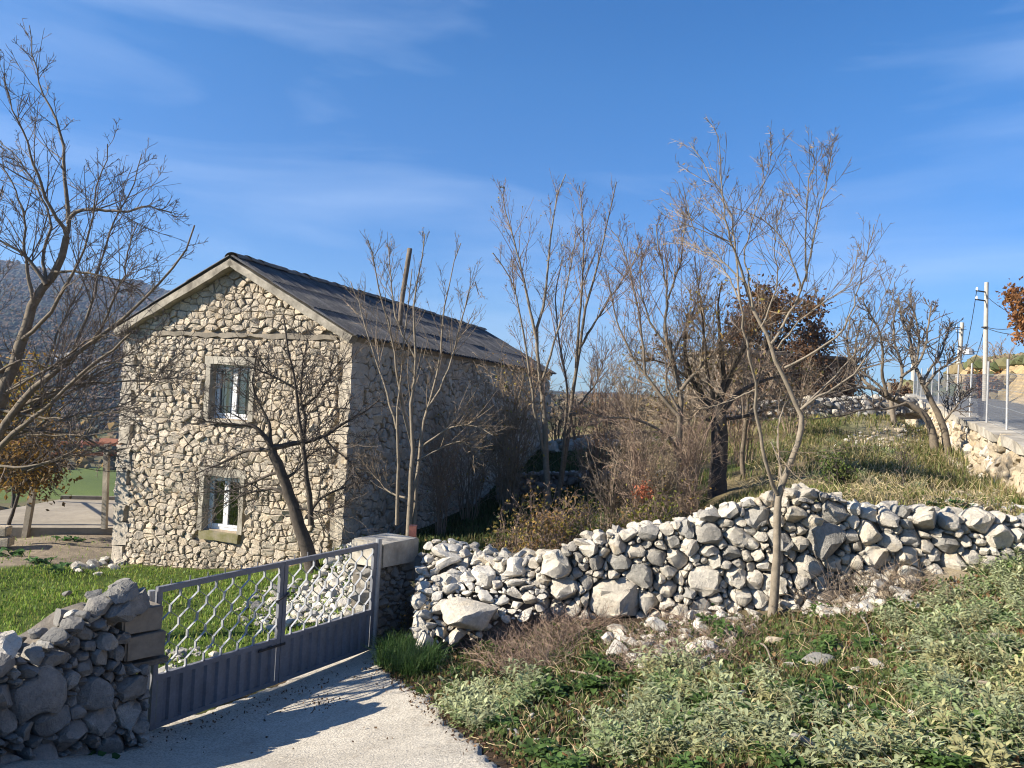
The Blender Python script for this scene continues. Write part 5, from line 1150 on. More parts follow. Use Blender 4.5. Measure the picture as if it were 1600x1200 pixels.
# ------------------------------------------------------------------ wire fence
fe = thing('wire_fence', 'wire mesh fence of grey pipe posts along the retaining wall top', 'fence', (FP[0], FP[1], ftop(0)))
pt_ = [-7.5, -4.3, 0, 2.95, 6.3, 9.7, 13.0, 16.4, 19.8, 23.1, 26.5, 29.8, 33]
pm = None
for t in pt_:
    q = FP+FDIR*t; b0 = np.array([q[0], q[1], ftop(t)-.1])
    if pm is None:
        o = MB().tube([b0, b0+Z3*1.61], .027, 10).build('fence_post', M['galv'], fe, smooth=True, sharp=40, origin=b0); pm = o
    else:
        o = pm.copy(); COL.objects.link(o); o.parent = fe; o.location = b0-base(fe); o.rotation_euler = (random.uniform(-.02, .02), random.uniform(-.02, .02), 0)
tl_ = []
for i in range(len(pt_)-1):
    a, b = pt_[i], pt_[i+1]
    def q(t, z): p = FP+FDIR*t; return [p[0], p[1], ftop(t)+z]
    for z in (.05, .45, .85, 1.2): tl_.append((np.array([q(t, z-.03*math.sin(math.pi*(t-a)/(b-a))) for t in np.linspace(a, b, 6)]), np.full(6, .004)))
    n = int((b-a)/.11)
    for s_ in (1, -1):
        for k in range(-10, n+1):
            t0 = a+k*.11; t1 = t0+1.15
            z0, z1 = (.05, 1.2) if s_ > 0 else (1.2, .05)
            f0 = max(0, (a-t0)/1.15); f1 = min(1, (b-t0)/1.15)
            if f1 <= f0: continue
            tl_.append((np.array([q(t0+1.15*f0, z0+(z1-z0)*f0), q(t0+1.15*f1, z0+(z1-z0)*f1)]), np.full(2, .0022)))
V, F = tubes_arr(tl_, 3); mk('wire_mesh', V, F, M['wire'], fe)
# ------------------------------------------------------------------ utility poles and cables
def upole(px0, py0, px1, py1, d, label, wire=True, lamp=False):
    top = P(px1, py1, d); b_ = P(px0, py0, d); b_[2] -= 2.5; b_[:2] = b_[:2]+(b_[:2]-top[:2])*.3
    t = thing('utility_pole', label, 'utility pole', b_, None)
    L = np.linspace(0, 1, 6)[:, None]; pts = b_*(1-L)+top*L
    MB().tube(pts, np.linspace(.135, .09, 6)*d/38*1.0, 10).build('shaft', M['pole'], t, smooth=True, sharp=40)
    ax_ = np.array([-.8, -.35, 0])
    for dz_ in (.55, 1.0):
        MB().box(top-Z3*dz_+ax_*.0-[.03, .03, 0], ax_*.9, [.06, .05, 0], Z3*.07).build('bracket', M['iron'], t)
        MB().tube([top-Z3*(dz_-.05)+ax_*.8, top-Z3*(dz_-.14)+ax_*.8, top-Z3*(dz_-.22)+ax_*.8], [.05, .06, .03], 8).build('insulator', M['pvc'], t)
    MB().tube([top-Z3*2.35, top-Z3*2.3], .15*d/38, 10).build('clamp_band', M['iron'], t)
    return t, top
u1, t1 = upole(1538, 664, 1541.5, 441, 40, 'taller near concrete utility pole behind the wire fence at right')
u2, t2 = upole(1496, 590, 1503.5, 504, 74, 'leaning utility pole with a round lamp, left of the taller pole')
c_ = P(1504, 541, 73.6)
mb = MB(); mb.tube([c_-[.1, 0, .5], c_+[.55, -.2, -.35]], .05, 6); mb.tube([c_+[.45, -.2, -.75], c_+[.45, -.2, -.3], c_+[.45, -.2, -.1]], [.55, .45, .1], 10); mb.build('street_lamp', M['galv'], u2)
u3, t3 = upole(1427, 600, 1428, 546, 95, 'faint far utility pole seen through the dark crooked tree')
def cable(a, b, sag, label):
    L = np.linspace(0, 1, 16); pts = np.array([a*(1-t)+b*t-Z3*sag*4*t*(1-t) for t in L]); r = np.linspace(.016, .03, 16) if b[1] > a[1] else np.full(16, .016)
    V, F = tubes_arr([(pts, r)], 4); o = mk('overhead_cable', V, F, M['iron']); o['label'] = label; o['category'] = 'cable'
ins_ = lambda t, dz_: t-Z3*(dz_-.2)+np.array([-.64, -.28, 0])
cable(ins_(t1, .55), ins_(t2, .55), 3.2, 'upper sagging cable between the two right hand utility poles'); cable(t1-Z3*2.32, ins_(t2, 1.0), 3.0, 'lower sagging cable between the two right hand utility poles')
cable(ins_(t2, .55), ins_(t3, .55), 1.2, 'upper cable from the leaning pole to the far pole'); cable(ins_(t2, 1.0), ins_(t3, 1.0), 1.4, 'lower cable from the leaning pole to the far pole')
cable(t1-Z3*.7, P(1720, 480, 30), .9, 'topmost cable running right from the taller pole behind the oak'); cable(t1-Z3*2.3, P(1720, 420, 30), .9, 'rising middle cable from the taller pole behind the oak'); cable(t1-Z3*2.33, P(1720, 470, 32), .8, 'lowest cable from the taller pole behind the oak')
# ------------------------------------------------------------------ terrace with pergola
tq = [ground_hit(-120, 866), ground_hit(60, 834), ground_hit(179, 820), P(179, 820, 18.6)]
ta = P(-140, 868, 17.6); tb2 = P(182, 821, 18.7); tzz = -3.55; ta[2] = tb2[2] = tzz
dirb = np.array([.08, 1., 0]); dep = 5.2
MB().box(np.array([ta[0], ta[1], tzz-.5]), tb2-ta, dirb*dep, Z3*.5).build('terrace', M['screed'], None, kind='structure')
MB().box(np.array([ta[0], ta[1], tzz+.002])+dirb*(dep-.12), tb2-ta, dirb*.12, Z3*.1).build('terrace_kerb', M['concrete_dark'], None, kind='structure')
pg = thing('pergola', 'old pergola of thin concrete posts and red brown beams on the terrace', 'pergola', P(163, 824, 18.5))
def post(a, b, w, nm_, mat):
    d_ = unit(b-a); MB().prism([a+[-w, -w, 0], a+[w, -w, 0], a+[w, w, 0], a+[-w, w, 0]], b-a).build(nm_, mat, pg)
post(P(163, 826, 18.5), P(167.5, 694, 18.5), .055, 'post', M['concrete']); post(P(39, 842, 18.1), P(61, 712, 18.3), .06, 'post', M['concrete_dark']); post(P(-95, 850, 18), P(-80, 700, 18.2), .06, 'post', M['concrete_dark'])
for (a, b) in (((-90, 712, 18.2), (196, 709, 18.6)), ((157, 688, 18.7), (210, 691, 18.3)), ((-90, 690, 21.5), (210, 694, 21.8))):
    A_, B_ = P(*a), P(*b); MB().box(A_-[0, .05, .045], B_-A_, [0, .1, 0], Z3*.1).build('beam', M['beam'], pg)
for x in (-60, -10, 40, 90, 125):
    A_, B_ = P(x, 703, 18.2), P(x, 694, 21.6); MB().box(A_+[0, 0, .06], [.06, 0, 0], B_-A_, Z3*.06).build('rafter', M['beam'], pg)
# stacked blocks at the left edge
for i, (x, y, w, l) in enumerate(((2, 845, .42, 'lower pale cut stone block at the left edge of the yard'), (0, 829, .36, 'upper pale cut stone block resting on another at the left edge'))):
    X = P(x, y, 16.6); oblock('cut_block', X, [w, .06, 0], [-.05, .3, 0], Z3*.2, M['beige'], None, .008, label=l, cat='stone block')
# ------------------------------------------------------------------ rubble heaps and loose stones
def heap(name, label, poly, dfun, counts, kinds, seed, cap=280, lift=.3, cat='rubble heap', core=True):
    rng = np.random.default_rng(seed); pg_ = np.array(poly, float); lo, hi = pg_.min(0), pg_.max(0); items = []; pts = np.zeros((0, 3))
    root = None; allp = []
    for r_, n in counts:
        px = rng.uniform(lo[0], hi[0], n*3); py = rng.uniform(lo[1], hi[1], n*3); k = inpoly(px, py, poly); px, py = px[k][:n], py[k][:n]
        if dfun is None: X, ok = ground_hits(px, py); X = X[ok]
        else: X = np.array([P(a, b, dfun(a, b)) for a, b in zip(px, py)])
        for x in X:
            r = r_*rng.uniform(.75, 1.3)
            if allp:
                A = np.array(allp); dd = np.linalg.norm(A[:, :3]-x, axis=1)
                if (dd < (A[:, 3]+r)*.6).any(): continue
            allp.append([*x, r])
    allp.sort(key=lambda a: -a[3]); A = np.array(allp); root = thing(name, label, cat, (A[:, 0].mean(), A[:, 1].mean(), A[:, 2].min()))
    small = []
    for i, a in enumerate(allp):
        kd = kinds[rng.integers(0, len(kinds))]
        if i < cap: rock(a[:3]+np.array([0, 0, a[3]*lift]), a[3], kd, root)
        else: small.append((np.array(a[:3])+[0, 0, a[3]*lift], a[3], kd))
    if small: bake_rocks('small_stones', small, root, kind='stuff')
    return root
# big tumbled heap between gate pier and wall (a bank of earth under it)
def dh(px, py): return float(np.interp(py, [840, 870, 930, 1000, 1020], [9.65, 9.45, 8.8, 8.4, 8.3]))
hv = []; hf = []; gx_, gy_ = np.linspace(648, 880, 14), np.linspace(858, 1012, 10)
for y in gy_:
    for x in gx_: hv.append(P(x, y+6+np.clip((x-820)/60, 0, 1)*60, dh(x, y)+.12))
for j in range(9):
    for i in range(13): a = j*14+i; hf.append([a, a+14, a+15, a+1])
R1 = heap('rubble_heap', 'heap of tumbled white stones between the concrete cap and the long wall', [(662, 850), (705, 845), (760, 862), (830, 872), (852, 900), (845, 960), (780, 970), (740, 1000), (650, 1010), (648, 940)], dh, [(.15, 30), (.115, 160), (.085, 700), (.055, 2200), (.035, 3000)], ['white', 'white', 'white', 'dry'], 201, lift=.1)
mk('earth_bank', hv, hf, M['core'], R1, smooth=True)
rock(P(705, 860, 9.5), .26, 'white', None, .75, label='large smooth pale boulder lying on top of the rubble beside the concrete cap', cat='boulder', name='boulder').rotation_euler = (.1, .15, .4)
rock(P(703, 908, 9.05), .22, 'white', None, .95, label='upright egg shaped pale boulder in the middle of the rubble heap', cat='boulder', name='boulder')
rock(P(738, 958, 8.5), .38, 'dry', None, .62, label='broad tan boulder with brown litter at the foot of the rubble heap', cat='boulder', name='boulder').rotation_euler = (.0, .1, .25)
rock(P(664, 985, 8.55), .21, 'white', None, 1.15, label='pointed white boulder standing at the bottom of the rubble near the gate', cat='boulder', name='boulder').rotation_euler = (.1, .9, .3)
heap('rubble_heap', 'slope of white rubble inside the gate below the house corner', [(430, 985), (590, 965), (590, 852), (560, 828), (530, 850), (500, 895), (455, 935)], None, [(.13, 25), (.10, 110), (.075, 400), (.05, 900), (.035, 900)], ['white', 'white', 'dry'], 202, lift=.35)
heap('rubble_heap', 'dark rubble at the foot of the shaded house corner', [(533, 835), (535, 795), (575, 800), (610, 830), (600, 850), (560, 850)], None, [(.16, 14), (.11, 50), (.07, 120)], ['grey', 'dry'], 203, lift=.4)
heap('rubble_heap', 'low pile of stones at the foot of the shaded side wall', [(690, 792), (700, 776), (740, 770), (755, 780), (740, 795)], None, [(.16, 12), (.11, 40), (.07, 60)], ['grey', 'dry'], 204, lift=.4)
heap('rubble_heap', 'flat stones on the lawn at the left house corner', [(110, 893), (130, 880), (185, 868), (190, 885), (150, 900)], None, [(.16, 10), (.10, 25)], ['white', 'dry'], 205, lift=.2)
heap('rubble_heap', 'scattered stones on the grass behind the left gate leaf', [(245, 1050), (250, 1020), (330, 1010), (350, 1050), (290, 1070)], None, [(.10, 12), (.06, 50)], ['white', 'grey'], 206, lift=.2)
heap('rubble_heap', 'grey stones on the grass behind the middle of the gate', [(360, 960), (400, 925), (470, 905), (500, 930), (470, 980), (400, 990)], None, [(.10, 18), (.07, 60), (.05, 120)], ['white', 'grey', 'dry'], 207, lift=.2)
heap('rubble_heap', 'beige scree of small stones below the retaining wall', [(1440, 790), (1475, 745), (1500, 700), (1600, 720), (1600, 800), (1520, 800)], None, [(.11, 30), (.08, 150), (.055, 400), (.04, 500)], ['beige', 'beige', 'white'], 208, lift=.2)
heap('rubble_heap', 'stony patch on the grass slope left of the dark crooked tree', [(1300, 700), (1330, 680), (1440, 655), (1445, 700), (1390, 705)], None, [(.13, 14), (.09, 60), (.06, 140)], ['beige', 'white'], 209, lift=.1)
heap('rubble_heap', 'white broken stones spilled below the wall right of the slender tree', [(1225, 950), (1230, 905), (1320, 880), (1400, 880), (1440, 900), (1430, 935), (1340, 960), (1270, 965)], None, [(.14, 30), (.10, 130), (.07, 300), (.045, 500)], ['white', 'white', 'beige'], 210, lift=.25)
heap('rubble_heap', 'bright white stones spilled below the wall left of the slender tree', [(935, 1000), (1050, 955), (1130, 945), (1195, 938), (1195, 970), (1150, 1000), (1110, 1050), (1030, 1060), (960, 1030)], None, [(.13, 16), (.09, 60), (.06, 130), (.04, 200)], ['white', 'white', 'dry'], 211, lift=.25)
rng = np.random.default_rng(212)
big_l = [(1262, 925, .13, 'white', 'tall white stone leaning on the wall foot left of the slender tree'), (1045, 995, .14, 'white', 'rounded white stone on the brown bank below the wall'), (975, 1005, .11, 'white', 'knobbly white stone on the bank below the big tan boulder'), (955, 985, .07, 'white', 'small white stone under the big tan boulder'), (1150, 992, .10, 'white', 'square white stone beside green leaves left of the slender trunk foot'),
    (1207, 1007, .12, 'beige', 'yellowish square stone below the slender trunk'), (1085, 1025, .13, 'white', 'angular white stone above the sage plants'), (1065, 1045, .12, 'white', 'flat white stone half hidden in sage'), (1275, 1040, .16, 'grey', 'shadowed grey stone in the middle of the slope'), (1240, 1045, .11, 'grey', 'small grey stone on the slope beside a larger one'), (1375, 1048, .10, 'white', 'bright white stone on the green slope at right'), (1340, 1052, .07, 'white', 'low white stone beside a brighter one on the right slope'),
    (1015, 1172, .10, 'white', 'white stone in the grass at the bottom edge'), (1268, 1178, .13, 'grey', 'pale grey stone at the bottom edge right of centre'), (1300, 1190, .06, 'grey', 'small pale stone at the bottom edge'), (732, 1120, .085, 'white', 'pale stone in the weeds at the drive edge'), (690, 1035, .07, 'grey', 'bluish stone in the weeds near the grass tuft'), (683, 1050, .06, 'white', 'small white stone in the weeds near the grass tuft'), (1345, 960, .14, 'white', 'white block below the wall right of the slender tree'), (1310, 945, .12, 'white', 'white broken stone by the stump'), (1555, 1005, .12, 'dry', 'pale boulder half buried in sage at right'), (1430, 950, .1, 'white', 'white stone at the upper edge of the sage'),
    (640, 998, .09, 'grey', 'dark stone beside the gate post foot'), (10, 995, .13, 'white', 'large white slab on the broken wall at the left edge')]
for px, py, r, k, l in big_l:
    X = ground_hit(px, py) if py != 995 else P(8, 1018, 5.35)
    rock(X+np.array([0, 0, r*.25]), r, k, None, .8, label=l, cat='stone', name='loose_stone')
Xs_ = np.stack([rng.uniform(600, 1600, 260), rng.uniform(960, 1200, 260)], 1); Xs_ = Xs_[inpoly(Xs_[:, 0], Xs_[:, 1], [(700, 1100), (900, 1020), (1210, 985), (1450, 930), (1600, 920), (1600, 1200), (830, 1200)])][:75]
X_, ok_ = ground_hits(Xs_[:, 0], Xs_[:, 1])
for x in X_[ok_]: rock(x+[0, 0, .01], rng.uniform(.03, .06), 'white', None, .8, label='small white stone lying among the plants of the slope', cat='stone', name='loose_stone', group='small white stones strewn over the slope')
# ------------------------------------------------------------------ ground cover
def blades(name, X, h, w, cols, cw, rng, lean=.5, label=None, mat='grass'):
    n = len(X); a = rng.uniform(0, 6.28, n); d = np.stack([np.cos(a), np.sin(a), np.zeros(n)], 1); sd = np.stack([-np.sin(a), np.cos(a), np.zeros(n)], 1)
    hh = (h*rng.uniform(.45, 1.25, n))[:, None]; ww = (w*rng.uniform(.7, 1.3, n))[:, None]; ln = (lean*rng.uniform(.1, 1.2, n))[:, None]*hh
    m = X+d*ln*.35+Z3*hh*.6; t = X+d*ln+Z3*hh*(1-.25*ln/hh)
    V = np.stack([X-sd*ww/2, X+sd*ww/2, m+sd*ww*.4, m-sd*ww*.4, t], 1).reshape(-1, 3); i = np.arange(n)*5
    F = np.vstack([np.stack([i, i+1, i+2], 1), np.stack([i, i+2, i+3], 1), np.stack([i+3, i+2, i+4], 1)])
    k = rng.choice(len(cols), n, p=cw); c = np.asarray(cols)[k]*rng.uniform(.7, 1.3, (n, 1))
    return mk(name, V, F, M[mat], None, col=np.repeat(c, 5, 0), kind='stuff')
def scatter_px(poly, n, rng, dens=None, dmax=45):
    p = np.array(poly, float); lo, hi = p.min(0), p.max(0); px = rng.uniform(lo[0], hi[0], n*2); py = rng.uniform(lo[1], hi[1], n*2); k = inpoly(px, py, poly); px, py = px[k][:n], py[k][:n]
    X, ok = ground_hits(px, py, dmax=dmax); X = X[ok]
    if dens is not None: X = X[rng.random(len(X)) < dens(X)]
    return X
def scatter_xy(poly, n, rng, dens=None):
    p = np.array(poly, float); lo, hi = p.min(0), p.max(0); x = rng.uniform(lo[0], hi[0], n*2); y = rng.uniform(lo[1], hi[1], n*2); k = inpoly(x, y, poly); x, y = x[k][:n], y[k][:n]
    X = np.stack([x, y, height(x, y)], 1)
    if dens is not None: X = X[rng.random(len(X)) < dens(X)]
    return X
rng = np.random.default_rng(301)
gy = ((.20, .30, .045), (.16, .25, .04), (.25, .33, .06), (.27, .27, .08))
pathq = [(-8.4, 16.6), (-7.9, 15.9), (-9.5, 14.2), (-14, 12.6), (-22, 12), (-22, 13.6), (-14, 15), (-10.5, 16), (-13, 18.1), (-8.6, 19.5)]
dn = lambda X: np.where(inpoly(X[:, 0], X[:, 1], pathq), .05, np.clip(.35+1.6*(fbm(X[:, 0]/.9, X[:, 1]/.9, 3)-.3), .1, 1))
X = scatter_xy([(-16, 7.5), (-3.25, 6.7), (-1.7, 9.1), (-1.4, 11.5), (-3.0, 14.2), (-8.2, 16.3), (-9.2, 18.2), (-18, 18)], 90000, rng, dn)
blades('lawn_grass', X, .075, .013, gy, None, rng, .6)
X = scatter_xy([(-16, 8), (-3.25, 6.9), (-1.7, 9.1), (-1.4, 11.5), (-3.0, 14.2), (-8.2, 16.3), (-18, 17)], 5000, rng, dn)
V, F, c = leaf_mesh(X+[0, 0, .03], rng, .06, ((.10, .19, .03), (.16, .25, .05)), None, -.8, .8); mk('lawn_weeds', V, F, M['leaf'], None, col=c, kind='stuff')
fg = ((.13, .15, .04), (.18, .19, .06), (.34, .28, .13), (.27, .22, .10), (.10, .14, .035))
dnf = lambda X: np.clip(.15+2.2*(fbm(X[:, 0]/1.6+31, X[:, 1]/1.6, 3)-.32), .05, 1)
X = scatter_xy([(3.2, 9.4), (8, 9.1), (9, 12), (5, 14), (3.4, 13)], 20000, rng, lambda X: np.clip(.2+2*(fbm(X[:, 0]/1.2+11, X[:, 1]/1.2, 3)-.32), .1, 1)); blades('field_grass', X, .13, .012, fg, None, rng, .8)
X = scatter_px([(1040, 800), (1130, 760), (1260, 745), (1600, 780), (1600, 800), (1480, 730), (1450, 660), (1330, 640), (1180, 650), (900, 700), (880, 735), (1060, 735)], 46000, rng, dnf)
blades('field_grass', X, .20, .02, fg, None, rng, .7)
X = scatter_xy([(-2.6, 14), (-1.2, 10.6), (2.5, 10.3), (4.5, 17), (3.2, 24), (1, 27), (-1, 20)], 22000, rng); blades('shade_toned_grass', X, .14, .018, ((.07, .10, .03), (.05, .08, .025), (.11, .10, .04)), None, rng, .7)  # blade colours darkened to carry the house shade
tb_ = rng.uniform(-6, 24, 5200); ob_ = -.45-np.abs(rng.normal(size=5200))*.55; qb = FP[None]+FDIR[None]*tb_[:, None]+FN[None]*ob_[:, None]; kb = fbm(qb[:, 0]/.8, qb[:, 1]/.8) > .47
X = np.c_[qb, hq(qb[:, 0], qb[:, 1])][kb]; blades('bank_grass', X, .32, .014, ((.17, .18, .06), (.36, .29, .14), (.11, .14, .04)), None, rng, .8)
# foreground slope
SL = [(590, 1045), (585, 1020), (660, 1010), (850, 975), (960, 980), (1080, 970), (1210, 965), (1420, 915), (1600, 890), (1900, 865), (2050, 1210), (810, 1210), (720, 1140), (650, 1090)]
dns = lambda X: np.clip(.1+2.6*(fbm(X[:, 0]/.55+3, X[:, 1]/.55, 3)-.34), .03, 1)
X = scatter_px(SL, 95000, rng, dns); blades('slope_grass', X, .075, .006, ((.10, .15, .033), (.13, .18, .045), (.08, .12, .03), (.22, .18, .08), (.18, .13, .06)), None, rng, .9)
X = scatter_px(SL, 22000, rng); V, F, c = leaf_mesh(X+[0, 0, .02], rng, .045, ((.10, .145, .04), (.075, .115, .035), (.14, .175, .055), (.19, .165, .08), (.055, .085, .028)), None, -.6, .8); mk('ground_weeds', V, F, M['leaf'], None, col=c, kind='stuff')
X = scatter_px(SL+[], 11000, rng); V, F, c = leaf_mesh(X+[0, 0, .012], rng, .055, ((.16, .085, .04), (.22, .13, .06), (.12, .06, .03), (.30, .2, .10)), None, 0, .55); mk('leaf_litter', V, F, M['leaf'], None, col=c, kind='stuff')
# litter on the drive edges and along the gate
dp_ = [(600, 1045), (660, 1090), (720, 1138), (800, 1195)]; Xs = []
for _ in range(520):
    i = rng.integers(0, 3); f = rng.random(); q = np.array(dp_[i])*(1-f)+np.array(dp_[i+1])*f+rng.normal(size=2)*[16, 7]+[-8, 0]; Xs.append(q)
for _ in range(170): f = rng.random(); Xs.append(np.array([225+365*f, 1152-128*f])+[abs(rng.normal())*24, abs(rng.normal())*10+5])
for _ in range(50): Xs.append([rng.uniform(300, 760), rng.uniform(1060, 1195)])
for _ in range(60): Xs.append(np.array([505, 1105])+rng.normal(size=2)*[16, 7])
Xs = np.array(Xs); X, ok = ground_hits(Xs[:, 0], Xs[:, 1]); X = X[ok]+[0, 0, .045]
V, F, c = leaf_mesh(X, rng, .032, ((.14, .085, .05), (.19, .12, .07), (.10, .06, .04)), None, 0, .5); mk('drive_litter', V, F, M['leaf'], None, col=c, kind='stuff')
# dry brown tangle and straw stems
def tangle(name, poly, n, h, rng, mat, r=.0022, up=.3):
    X = scatter_px(poly, n, rng); tl = []
    for x in X:
        a = rng.uniform(0, 6.28); d_ = unit([math.cos(a), math.sin(a), rng.uniform(0, up*2)]); p = [x]
        for _ in range(4): d_ = unit(d_+rng.normal(size=3)*.4); p.append(p[-1]+d_*h/4*rng.uniform(.6, 1.3))
        tl.append((np.array(p), np.full(5, r)))
    V, F = tubes_arr(tl, 3); mk(name, V, F, M[mat], None, kind='stuff')
tangle('dry_tangle', [(730, 1000), (790, 965), (900, 960), (960, 985), (900, 1010), (860, 1060), (760, 1050)], 2600, .3, rng, 'twigred')
tangle('dry_tangle', [(960, 1000), (1050, 960), (1190, 975), (1180, 1010), (1100, 1050), (1000, 1060), (940, 1040)], 1800, .24, rng, 'twigred')
tangle('dry_stems', SL, 1500, .24, rng, 'straw', .0022, .6)
tangle('dry_stems', [(1210, 960), (1300, 930), (1440, 890), (1460, 930), (1330, 970)], 700, .3, rng, 'twig', .003, .5)
tangle('dry_stems', [(1290, 790), (1440, 700), (1600, 720), (1600, 800), (1470, 800)], 800, .35, rng, 'straw', .004, .8)
tangle('dry_stems', [(1150, 770), (1200, 690), (1440, 660), (1440, 780)], 600, .35, rng, 'straw', .004, .9)
tangle('dry_stems', [(640, 900), (655, 900), (650, 1000), (630, 1000)], 200, .3, rng, 'twigdark', .003, .4)
# sage plants: a few built, the rest copied
def sage_proto(i, hgt, nst, col, broad=1.):
    rng = np.random.default_rng(400+i); Vs, Fs, Cs = [], [], []; off = 0; st = []
    for s_ in range(nst):
        a = rng.uniform(0, 6.28); tilt = rng.uniform(.05, .75); d0 = np.array([math.cos(a)*tilt, math.sin(a)*tilt, 1.]); L = hgt*rng.uniform(.5, 1.1); b = np.array([math.cos(a), math.sin(a), 0])*rng.uniform(0, .10)
        p = np.array([b+d0/np.linalg.norm(d0)*L*t+np.array([0, 0, -.06*t*t*tilt*L]) for t in np.linspace(0, 1, 5)]); st.append((p, np.linspace(.0035, .0018, 5)))
        nl = rng.integers(8, 13)
        for j in range(nl):
            t = .25+.75*(j+.5)/nl; q = p[0]*(1-t)+p[-1]*t; aa = j*2.4+rng.uniform(-.4, .4); el = .15+.75*t+rng.normal()*.15; l = .088*rng.uniform(.7, 1.3)*(1.25-.35*t); w = l*.105*broad*rng.uniform(.8, 1.25)
            h = np.array([math.cos(aa)*math.cos(el), math.sin(aa)*math.cos(el), math.sin(el)]); sdv = np.array([-math.sin(aa), math.cos(aa), 0]); up = np.cross(h, sdv)*-1
            pts = []
            for f, ww in ((0, .25), (.35, 1.), (.7, .85), (1., .05)):
                c_ = q+h*l*f+np.array([0, 0, -1.])*l*.45*f*f; pts += [c_+sdv*w*ww+np.array([0, 0, .25*w*ww]), c_, c_-sdv*w*ww+np.array([0, 0, .25*w*ww])]
            Vs.append(np.array(pts)); k = np.array([[0, 3, 4, 1], [1, 4, 5, 2], [3, 6, 7, 4], [4, 7, 8, 5], [6, 9, 10, 7], [7, 10, 11, 8]]); Fs.append(k+off); off += 12
            cc = np.array(col)*rng.uniform(.75, 1.25)*np.array([1, 1, 1]); Cs.append(np.tile(cc, (12, 1)))
    V1, F1 = np.vstack(Vs), np.vstack(Fs); V2, F2 = tubes_arr(st, 3)
    C = np.vstack(Cs+[np.tile([.2, .19, .11], (len(V2), 1))])
    return mesh('sage_plant', np.vstack([V1, V2]), np.vstack([F1, F2+len(V1)]), M['leaf'], col=C, smooth=True)
SG = [sage_proto(i, .25, 13, (.37, .40, .22)) for i in range(4)]+[sage_proto(4+i, .2, 11, (.27, .33, .15)) for i in range(2)]+[sage_proto(6+i, .2, 11, (.43, .41, .20)) for i in range(2)]
GR = [sage_proto(10+i, .13, 12, (.09, .155, .04), 1.9) for i in range(3)]
def plant(me, X, s, name, label, cat, group):
    o = bpy.data.objects.new(name, me); put(o, None, label, cat, group); o.location = X-np.array([0, 0, .02]); o.scale = (s, s, s*random.uniform(.8, 1.15)); o.rotation_euler = (random.uniform(-.15, .15), random.uniform(-.15, .15), random.uniform(0, 6.28)); return o
rng = np.random.default_rng(402)
regs = [([(960, 1130), (1020, 1050), (1140, 1050), (1260, 1080), (1290, 1130), (1200, 1160), (1100, 1200), (960, 1180)], 42), ([(1290, 1210), (1420, 1100), (1600, 1060), (1640, 1210)], 38), ([(1370, 985), (1440, 930), (1600, 900), (1640, 1060), (1500, 1050), (1400, 1010)], 44), ([(690, 1130), (750, 1075), (840, 1065), (860, 1090), (760, 1150)], 26), ([(900, 1190), (960, 1140), (1200, 1150), (1280, 1200)], 22), ([(1390, 1060), (1480, 1030), (1500, 1090), (1400, 1100)], 18), ([(1480, 900), (1600, 870), (1600, 900)], 10)]
RL = [('in the wide bottom patch below the slender tree', 'of the bottom middle patch'), ('in the dense patch at the bottom right corner', 'of the bottom right patch'), ('in the upper right patch before the wall end', 'of the upper right patch'), ('in the small patch beside the drive edge', 'of the patch beside the drive'), ('along the bottom edge just right of the drive', 'along the bottom edge'), ('in the little patch between the two right hand patches', 'of the little middle right patch'), ('close before the wall end at the right edge', 'at the wall end'), ('beyond the right edge of the view', 'beyond the right edge')]
regs.append(([(1610, 900), (1900, 870), (2100, 1200), (1650, 1200)], 40))
for (poly, n), rl in zip(regs, RL):
    X = scatter_px(poly, n*4, rng); keep = []
    for x in X:
        if all(np.hypot(*(x-k)[:2]) > .13 for k in keep): keep.append(x)
        if len(keep) >= n: break
    for x in keep: plant(SG[rng.integers(0, len(SG))], x, rng.uniform(.5, 1.0) if rng.random() < .75 else rng.uniform(1.0, 1.15), 'sage_plant', 'grey green sage plant '+rl[0], 'sage plant', 'sage plants '+rl[1])
X = scatter_px(SL, 420, rng); keep = []
for x in X:
    if all(np.hypot(*(x-k)[:2]) > .2 for k in keep): keep.append(x)
for x in keep[:110]: plant(GR[rng.integers(0, 3)], x, rng.uniform(.5, 1.1), 'green_weed', 'low bright green broad leaved weed among the grass on the slope', 'weed', 'green weeds on the slope')
X = scatter_px([(1200, 700), (1300, 670), (1420, 690), (1440, 770), (1260, 750)], 22, rng)
for x in X: plant(SG[rng.integers(0, len(SG))], x, rng.uniform(.8, 1.4), 'sage_plant', 'pale sage clump in the field behind the stone wall', 'sage plant', 'sage clumps in the field behind the wall')
# broad dark leafy plants
def rosette(i, n, l, col):
    rng = np.random.default_rng(500+i); Vs, Fs, Cs = [], [], []; off = 0
    for j in range(n):
        a = rng.uniform(0, 6.28); el = rng.uniform(.1, 1.2); L = l*rng.uniform(.6, 1.2); w = L*.28; h = np.array([math.cos(a)*math.cos(el), math.sin(a)*math.cos(el), math.sin(el)]); sdv = np.array([-math.sin(a), math.cos(a), 0]); q = np.array([rng.normal()*.08, rng.normal()*.08, .01])
        pts = []
        for f, ww in ((0, .08), (.3, .25), (.55, 1.), (.8, .8), (1., .05)):
            c_ = q+h*L*f+np.array([0, 0, -1.])*L*.5*f*f; r_ = rng.uniform(.8, 1.2); pts += [c_+sdv*w*ww*r_+[0, 0, .35*w*ww], c_, c_-sdv*w*ww*r_+[0, 0, .35*w*ww]]
        Vs.append(np.array(pts)); k = []
        for m_ in range(4): k += [[3*m_, 3*m_+3, 3*m_+4, 3*m_+1], [3*m_+1, 3*m_+4, 3*m_+5, 3*m_+2]]
        Fs.append(np.array(k)+off); off += 15; Cs.append(np.tile(np.array(col)*rng.uniform(.7, 1.3), (15, 1)))
    return mesh('leafy_plant', np.vstack(Vs), np.vstack(Fs), M['leaf'], col=np.vstack(Cs), smooth=True)
